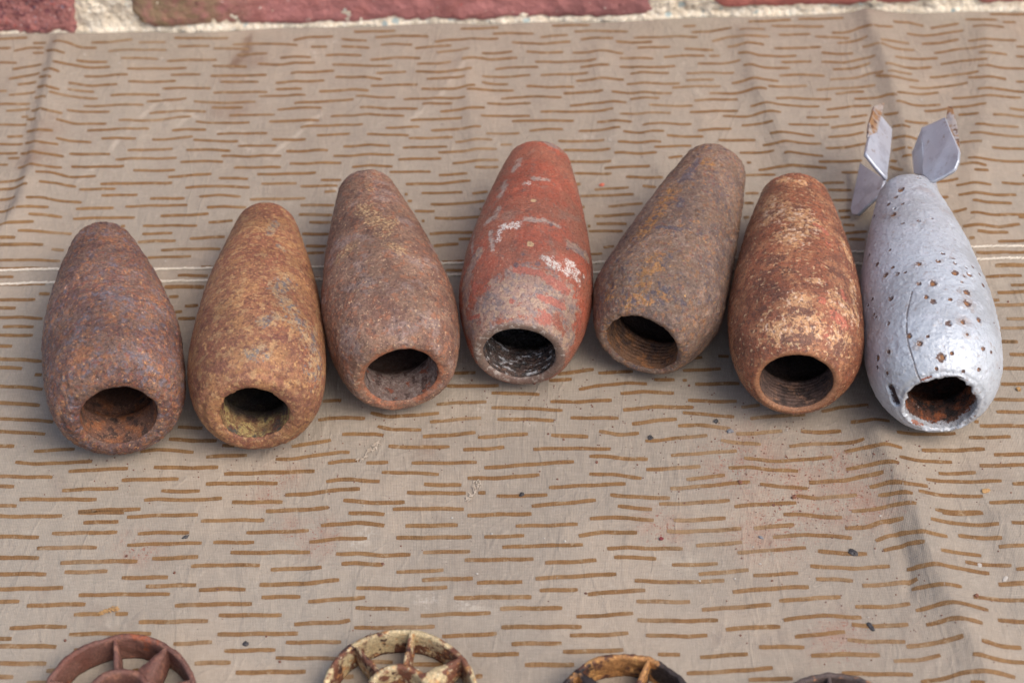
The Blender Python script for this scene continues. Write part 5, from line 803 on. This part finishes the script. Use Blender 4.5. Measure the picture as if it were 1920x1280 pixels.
tail(-38.4, -163.3, 24.7, "tail ring and fins with flaking cream paint over brown rust", t2m, [(81, 0.6), (127, 1.0), (33, 9), (172, 8), (217, 0.6), (262, 8), (307, 0.6), (350, 0.6)], 2, 10.4)
tail(32.4, -172.5, 22.3, "flaky orange rusty tail ring with a blackened stretch, fins cut off by the photo edge", t3m, [(132, 9), (66, 0.8), (20, 8), (180, 0.6), (225, 8), (270, 0.6), (315, 8)], 3, 9.5)
tail(97.3, -182.6, 22.5, "blackened tail ring barely showing at the bottom edge, rightmost of the tail rings", t4m, [(90, 0.6), (45, 8), (135, 0.6), (180, 8), (225, 0.6), (270, 8), (315, 0.6), (0, 0.6)], 4, 9.5)

# ================================================================== litter on the cloth
def rock(name, xy, size0, mat, seed, label=None, cat=None, flat=0.7, stretch=(1, 1), rot=0.0, group=None):
    n, k = 9, 12; size = size0*0.8
    u = np.linspace(0.05, np.pi-0.05, n); t = np.linspace(0, 2*np.pi, k, endpoint=False)
    V = np.stack([np.sin(u)[:, None]*np.cos(t), np.sin(u)[:, None]*np.sin(t), np.repeat(np.cos(u)[:, None], k, 1)], -1).reshape(-1, 3)
    V = V*(1+0.5*fbm(V+seed*5.1, 1.1, 3, 0.6, seed)[:, None])
    V = V*np.array([size*stretch[0], size*stretch[1], size*flat])
    V[:, :2] = V[:, :2]@np.array([[math.cos(rot), math.sin(rot)], [-math.sin(rot), math.cos(rot)]])
    z = float(ch(xy[0], xy[1]))+size*flat*0.75
    F = [grid_faces(n, k, True), np.array([list(range(k))[::-1]]), np.array([list(range((n-1)*k, n*k))])]
    me = make_mesh(name, V, F, False)
    o = obj(name, me, mat, None, (xy[0], xy[1], z))
    if label: tag(o, label, cat, group)
    return o
def flat_mat(name, a, b_, rough=0.7):
    g = G(name); g.finish(g.mix(g.noise(0.9, 3), a, b_), rough, g.bump(g.noise(1.5, 3), 0.2, 0.6)); return g.mat
dark = flat_mat("dark_grit", srgb(40, 40, 44), srgb(70, 64, 62), 0.5); brown = flat_mat("brown_grit", srgb(98, 64, 50), srgb(140, 92, 70))
grey = flat_mat("grey_grit", srgb(96, 96, 102), srgb(130, 128, 130)); pale = flat_mat("pale_flake", srgb(186, 178, 168), srgb(160, 150, 140))
lint = flat_mat("lint", srgb(192, 178, 160), srgb(150, 132, 116)); husk = flat_mat("straw_husk", srgb(188, 150, 96), srgb(130, 92, 58)); orange = flat_mat("orange_crumb", srgb(206, 120, 96), srgb(190, 92, 70)); red = flat_mat("red_crumb", srgb(130, 44, 46), srgb(90, 36, 38))
rock("grit_bead", DEB['black_bead'], 1.0, dark, 1, "round black bead of grit on the cloth below the red painted shell", "grit", 0.85)
rock("pebble", DEB['pebble_a'], 0.95, dark, 2, "dark grey crumb lying below the rusty cream and red shell", "crumb", 0.8)
rock("pebble", DEB['pebble_b'], 1.2, grey, 3, "bluish grey oval crumb at the left end of a print stroke", "crumb", 0.6, (1.3, 0.8))
rock("rust_crumb", DEB['peb_c'], 0.9, brown, 4, "reddish brown rust crumb in the rust dust, nearer the left", "crumb", 0.8)
rock("rust_crumb", DEB['peb_d'], 1.1, brown, 5, "dark brown rust crumb at the left tip of a brown stroke", "crumb", 0.8)
rock("metal_flake", DEB['chip_flake_dark'], 1.5, dark, 6, "dark angular flake left of the long cloth fold", "flake", 0.35, (1, 1.3), 0.5)
rock("paint_flake", DEB['flake_light'], 1.0, grey, 7, "thin light grey sliver alone on the cloth", "flake", 0.35, (1.4, .6), -0.6)
rock("paint_flake", DEB['pale_a'], 1.2, pale, 8, "white paint flake on a stroke right of the fold", "flake", 0.16, (.7, 1.0), 0.4)
rock("paint_flake", DEB['pale_b'], 1.5, pale, 9, "larger white paint flake near the right edge of the cloth", "flake", 0.16, (1.0, 0.6), 0.9)
rock("metal_flake", DEB['dark_flake'], 1.6, dark, 10, "long dark flake below the others left of the fold", "flake", 0.3, (.7, 1.6), 0.5)
rock("rust_crumb", DEB['brown'], 0.9, brown, 11, "light brown crumb on the crest right of the fold", "crumb", 0.8)
rock("seed_husk", DEB['husk'], 1.3, husk, 12, "straw coloured husk at the right end of a stroke under the silver shell", "husk", 0.5, (1.3, .7), 0.4)
rock("seed_husk", DEB['husk2'], 1.0, husk, 13, "small round yellow husk right of the silver shell", "husk", 0.7)
rock("pebble", DEB['peb_e'], 1.1, dark, 14, "black crumb on a brown stroke below the tilted shell", "crumb", 0.8)
rock("grit_bead", DEB['dark_g'], 1.2, dark, 15, "flat black speck between the two left tail rings", "grit", 0.3)
rock("paint_chip", DEB['orange'], 1.1, orange, 16, "small orange-red chip between the red shell and the tilted shell", "chip", 0.6, (1.2, 1), 0.3)
rock("red_crumb", DEB['redbit'], 0.9, red, 17, "tiny dark red crumb in the middle of the cloth", "crumb", 0.7)
rock("grit_bead", DEB['peb_f'], 1.0, dark, 18, "small black speck on the cloth below the ochre shell", "grit", 0.4, (1.5, .7), 0.4)
def tuft(xy, ang, length, width, label, seed, mat):
    """matted scrap of fibres stuck to the cloth"""
    rng = np.random.default_rng(seed); B = Buf()
    for _ in range(34):
        u = rng.uniform(-1, 1); c = np.array([u*length, rng.normal(0, width*0.45)]); a = rng.normal(0, 0.5); l_ = rng.uniform(0.8, 2.2); w = rng.uniform(0.15, 0.4)
        d = np.array([math.cos(a), math.sin(a)]); q = np.array([-d[1], d[0]])
        ps = []
        for s in (-1, 0, 1):
            z = 0.25+rng.uniform(0, 0.4)+(0.35 if s == 0 else 0)
            for e in (-1, 1): ps.append((*(c+d*s*l_/2+q*e*w*(1 if s == 0 else 0.5)), z))
        B.add(ps, [(0, 1, 3, 2), (2, 3, 5, 4)])
    V = np.concatenate(B.V); r = np.array([[math.cos(ang), math.sin(ang)], [-math.sin(ang), math.cos(ang)]]); V[:, :2] = V[:, :2]@r
    V[:, 2] += ch(V[:, 0]+xy[0], V[:, 1]+xy[1])-float(ch(*xy))
    me = make_mesh("fibre_tuft", V, [np.array(f) for f in B.F.values()], False)
    o = obj("fibre_tuft", me, mat, None, (xy[0], xy[1], float(ch(*xy))))
    tag(o, label, "fibre scrap")
tuft(DEB['plug_a'], 0.95, 5.5, 1.5, "pale frayed scrap with a dark core below the brown speckled shell", 1, lint)
tuft(DEB['plug_b'], 1.15, 5.0, 1.7, "pale frayed scrap lying left of the black bead", 2, lint)
tuft(DEB['tuft'], 0.25, 3.2, 0.8, "pale twist of thread above the leftmost tail ring", 3, husk)
def crumbs():
    B = Buf(); rng = np.random.default_rng(8)
    def add(x, y, r):
        z = float(ch(x, y)); k = 5; ps = []
        a0 = rng.uniform(0, 6)
        for lv, (rr, zz) in enumerate(((1, 0.0), (0.8, 0.7))):
            for j in range(k):
                t = a0+2*math.pi*j/k; q = r*rr*rng.uniform(0.7, 1.25); ps.append((x+q*math.cos(t), y+q*math.sin(t), z+r*zz*rng.uniform(0.7, 1.2)+0.02))
        B.add(ps, [(0+j, (j+1) % k, k+(j+1) % k, k+j) for j in range(k)]+[tuple(range(k, 2*k))])
    for x, y, r in DEB['crumbs']: add(x, y, r)
    for _ in range(220):
        x = rng.uniform(-190, 200); y = rng.uniform(-165, 185)
        add(x, y, rng.uniform(0.1, 0.26))
    for x0, y0, s, n in ((90, -60, 22, 110), (112, -76, 20, 110), (20, -45, 30, 60), (-85, -60, 20, 20), (125, -130, 20, 30), (-50, -125, 8, 20), (45, -50, 18, 30)):
        for _ in range(n): add(rng.normal(x0, s), rng.normal(y0, s*0.7), rng.uniform(0.12, 0.36))
    for v in BOMBS.values():
        nx_, ny_ = v[0]+math.sin(v[2])*v[5], v[1]-math.cos(v[2])*v[5]
        for _ in range(34): add(rng.normal(nx_, 15), ny_-4+rng.normal(0, 9), rng.uniform(0.12, 0.34))
    o = obj("rust_crumbs", B.mesh("rust_crumbs"), flat_mat("crumb_grit", srgb(66, 52, 48), srgb(134, 84, 64)), None)
    o['kind'] = 'stuff'; tag(o, "fine dark and rusty crumbs scattered over the cloth", "crumbs", None, 'stuff')
    B2 = Buf(); B = B2
    def add2(x, y, r):
        z = float(ch(x, y)); a0 = rng.uniform(0, 6); k = 5
        ps = [(x+r*rng.uniform(.6, 1.3)*math.cos(a0+2*math.pi*j/k), y+r*rng.uniform(.6, 1.3)*math.sin(a0+2*math.pi*j/k), z+0.18+rng.uniform(0, .2)) for j in range(k)]+[(x, y, z+0.5)]
        B2.add(ps, [(j, (j+1) % k, k) for j in range(k)])
    for x, y in DEB['white']: add2(x, y, 0.5)
    for _ in range(60): add2(rng.uniform(-190, 200), rng.uniform(-150, 185), rng.uniform(0.15, 0.4))
    o = obj("pale_crumbs", B2.mesh("pale_crumbs"), pale, None)
    tag(o, "fine white flecks scattered over the cloth", "flecks", None, 'stuff')
crumbs()
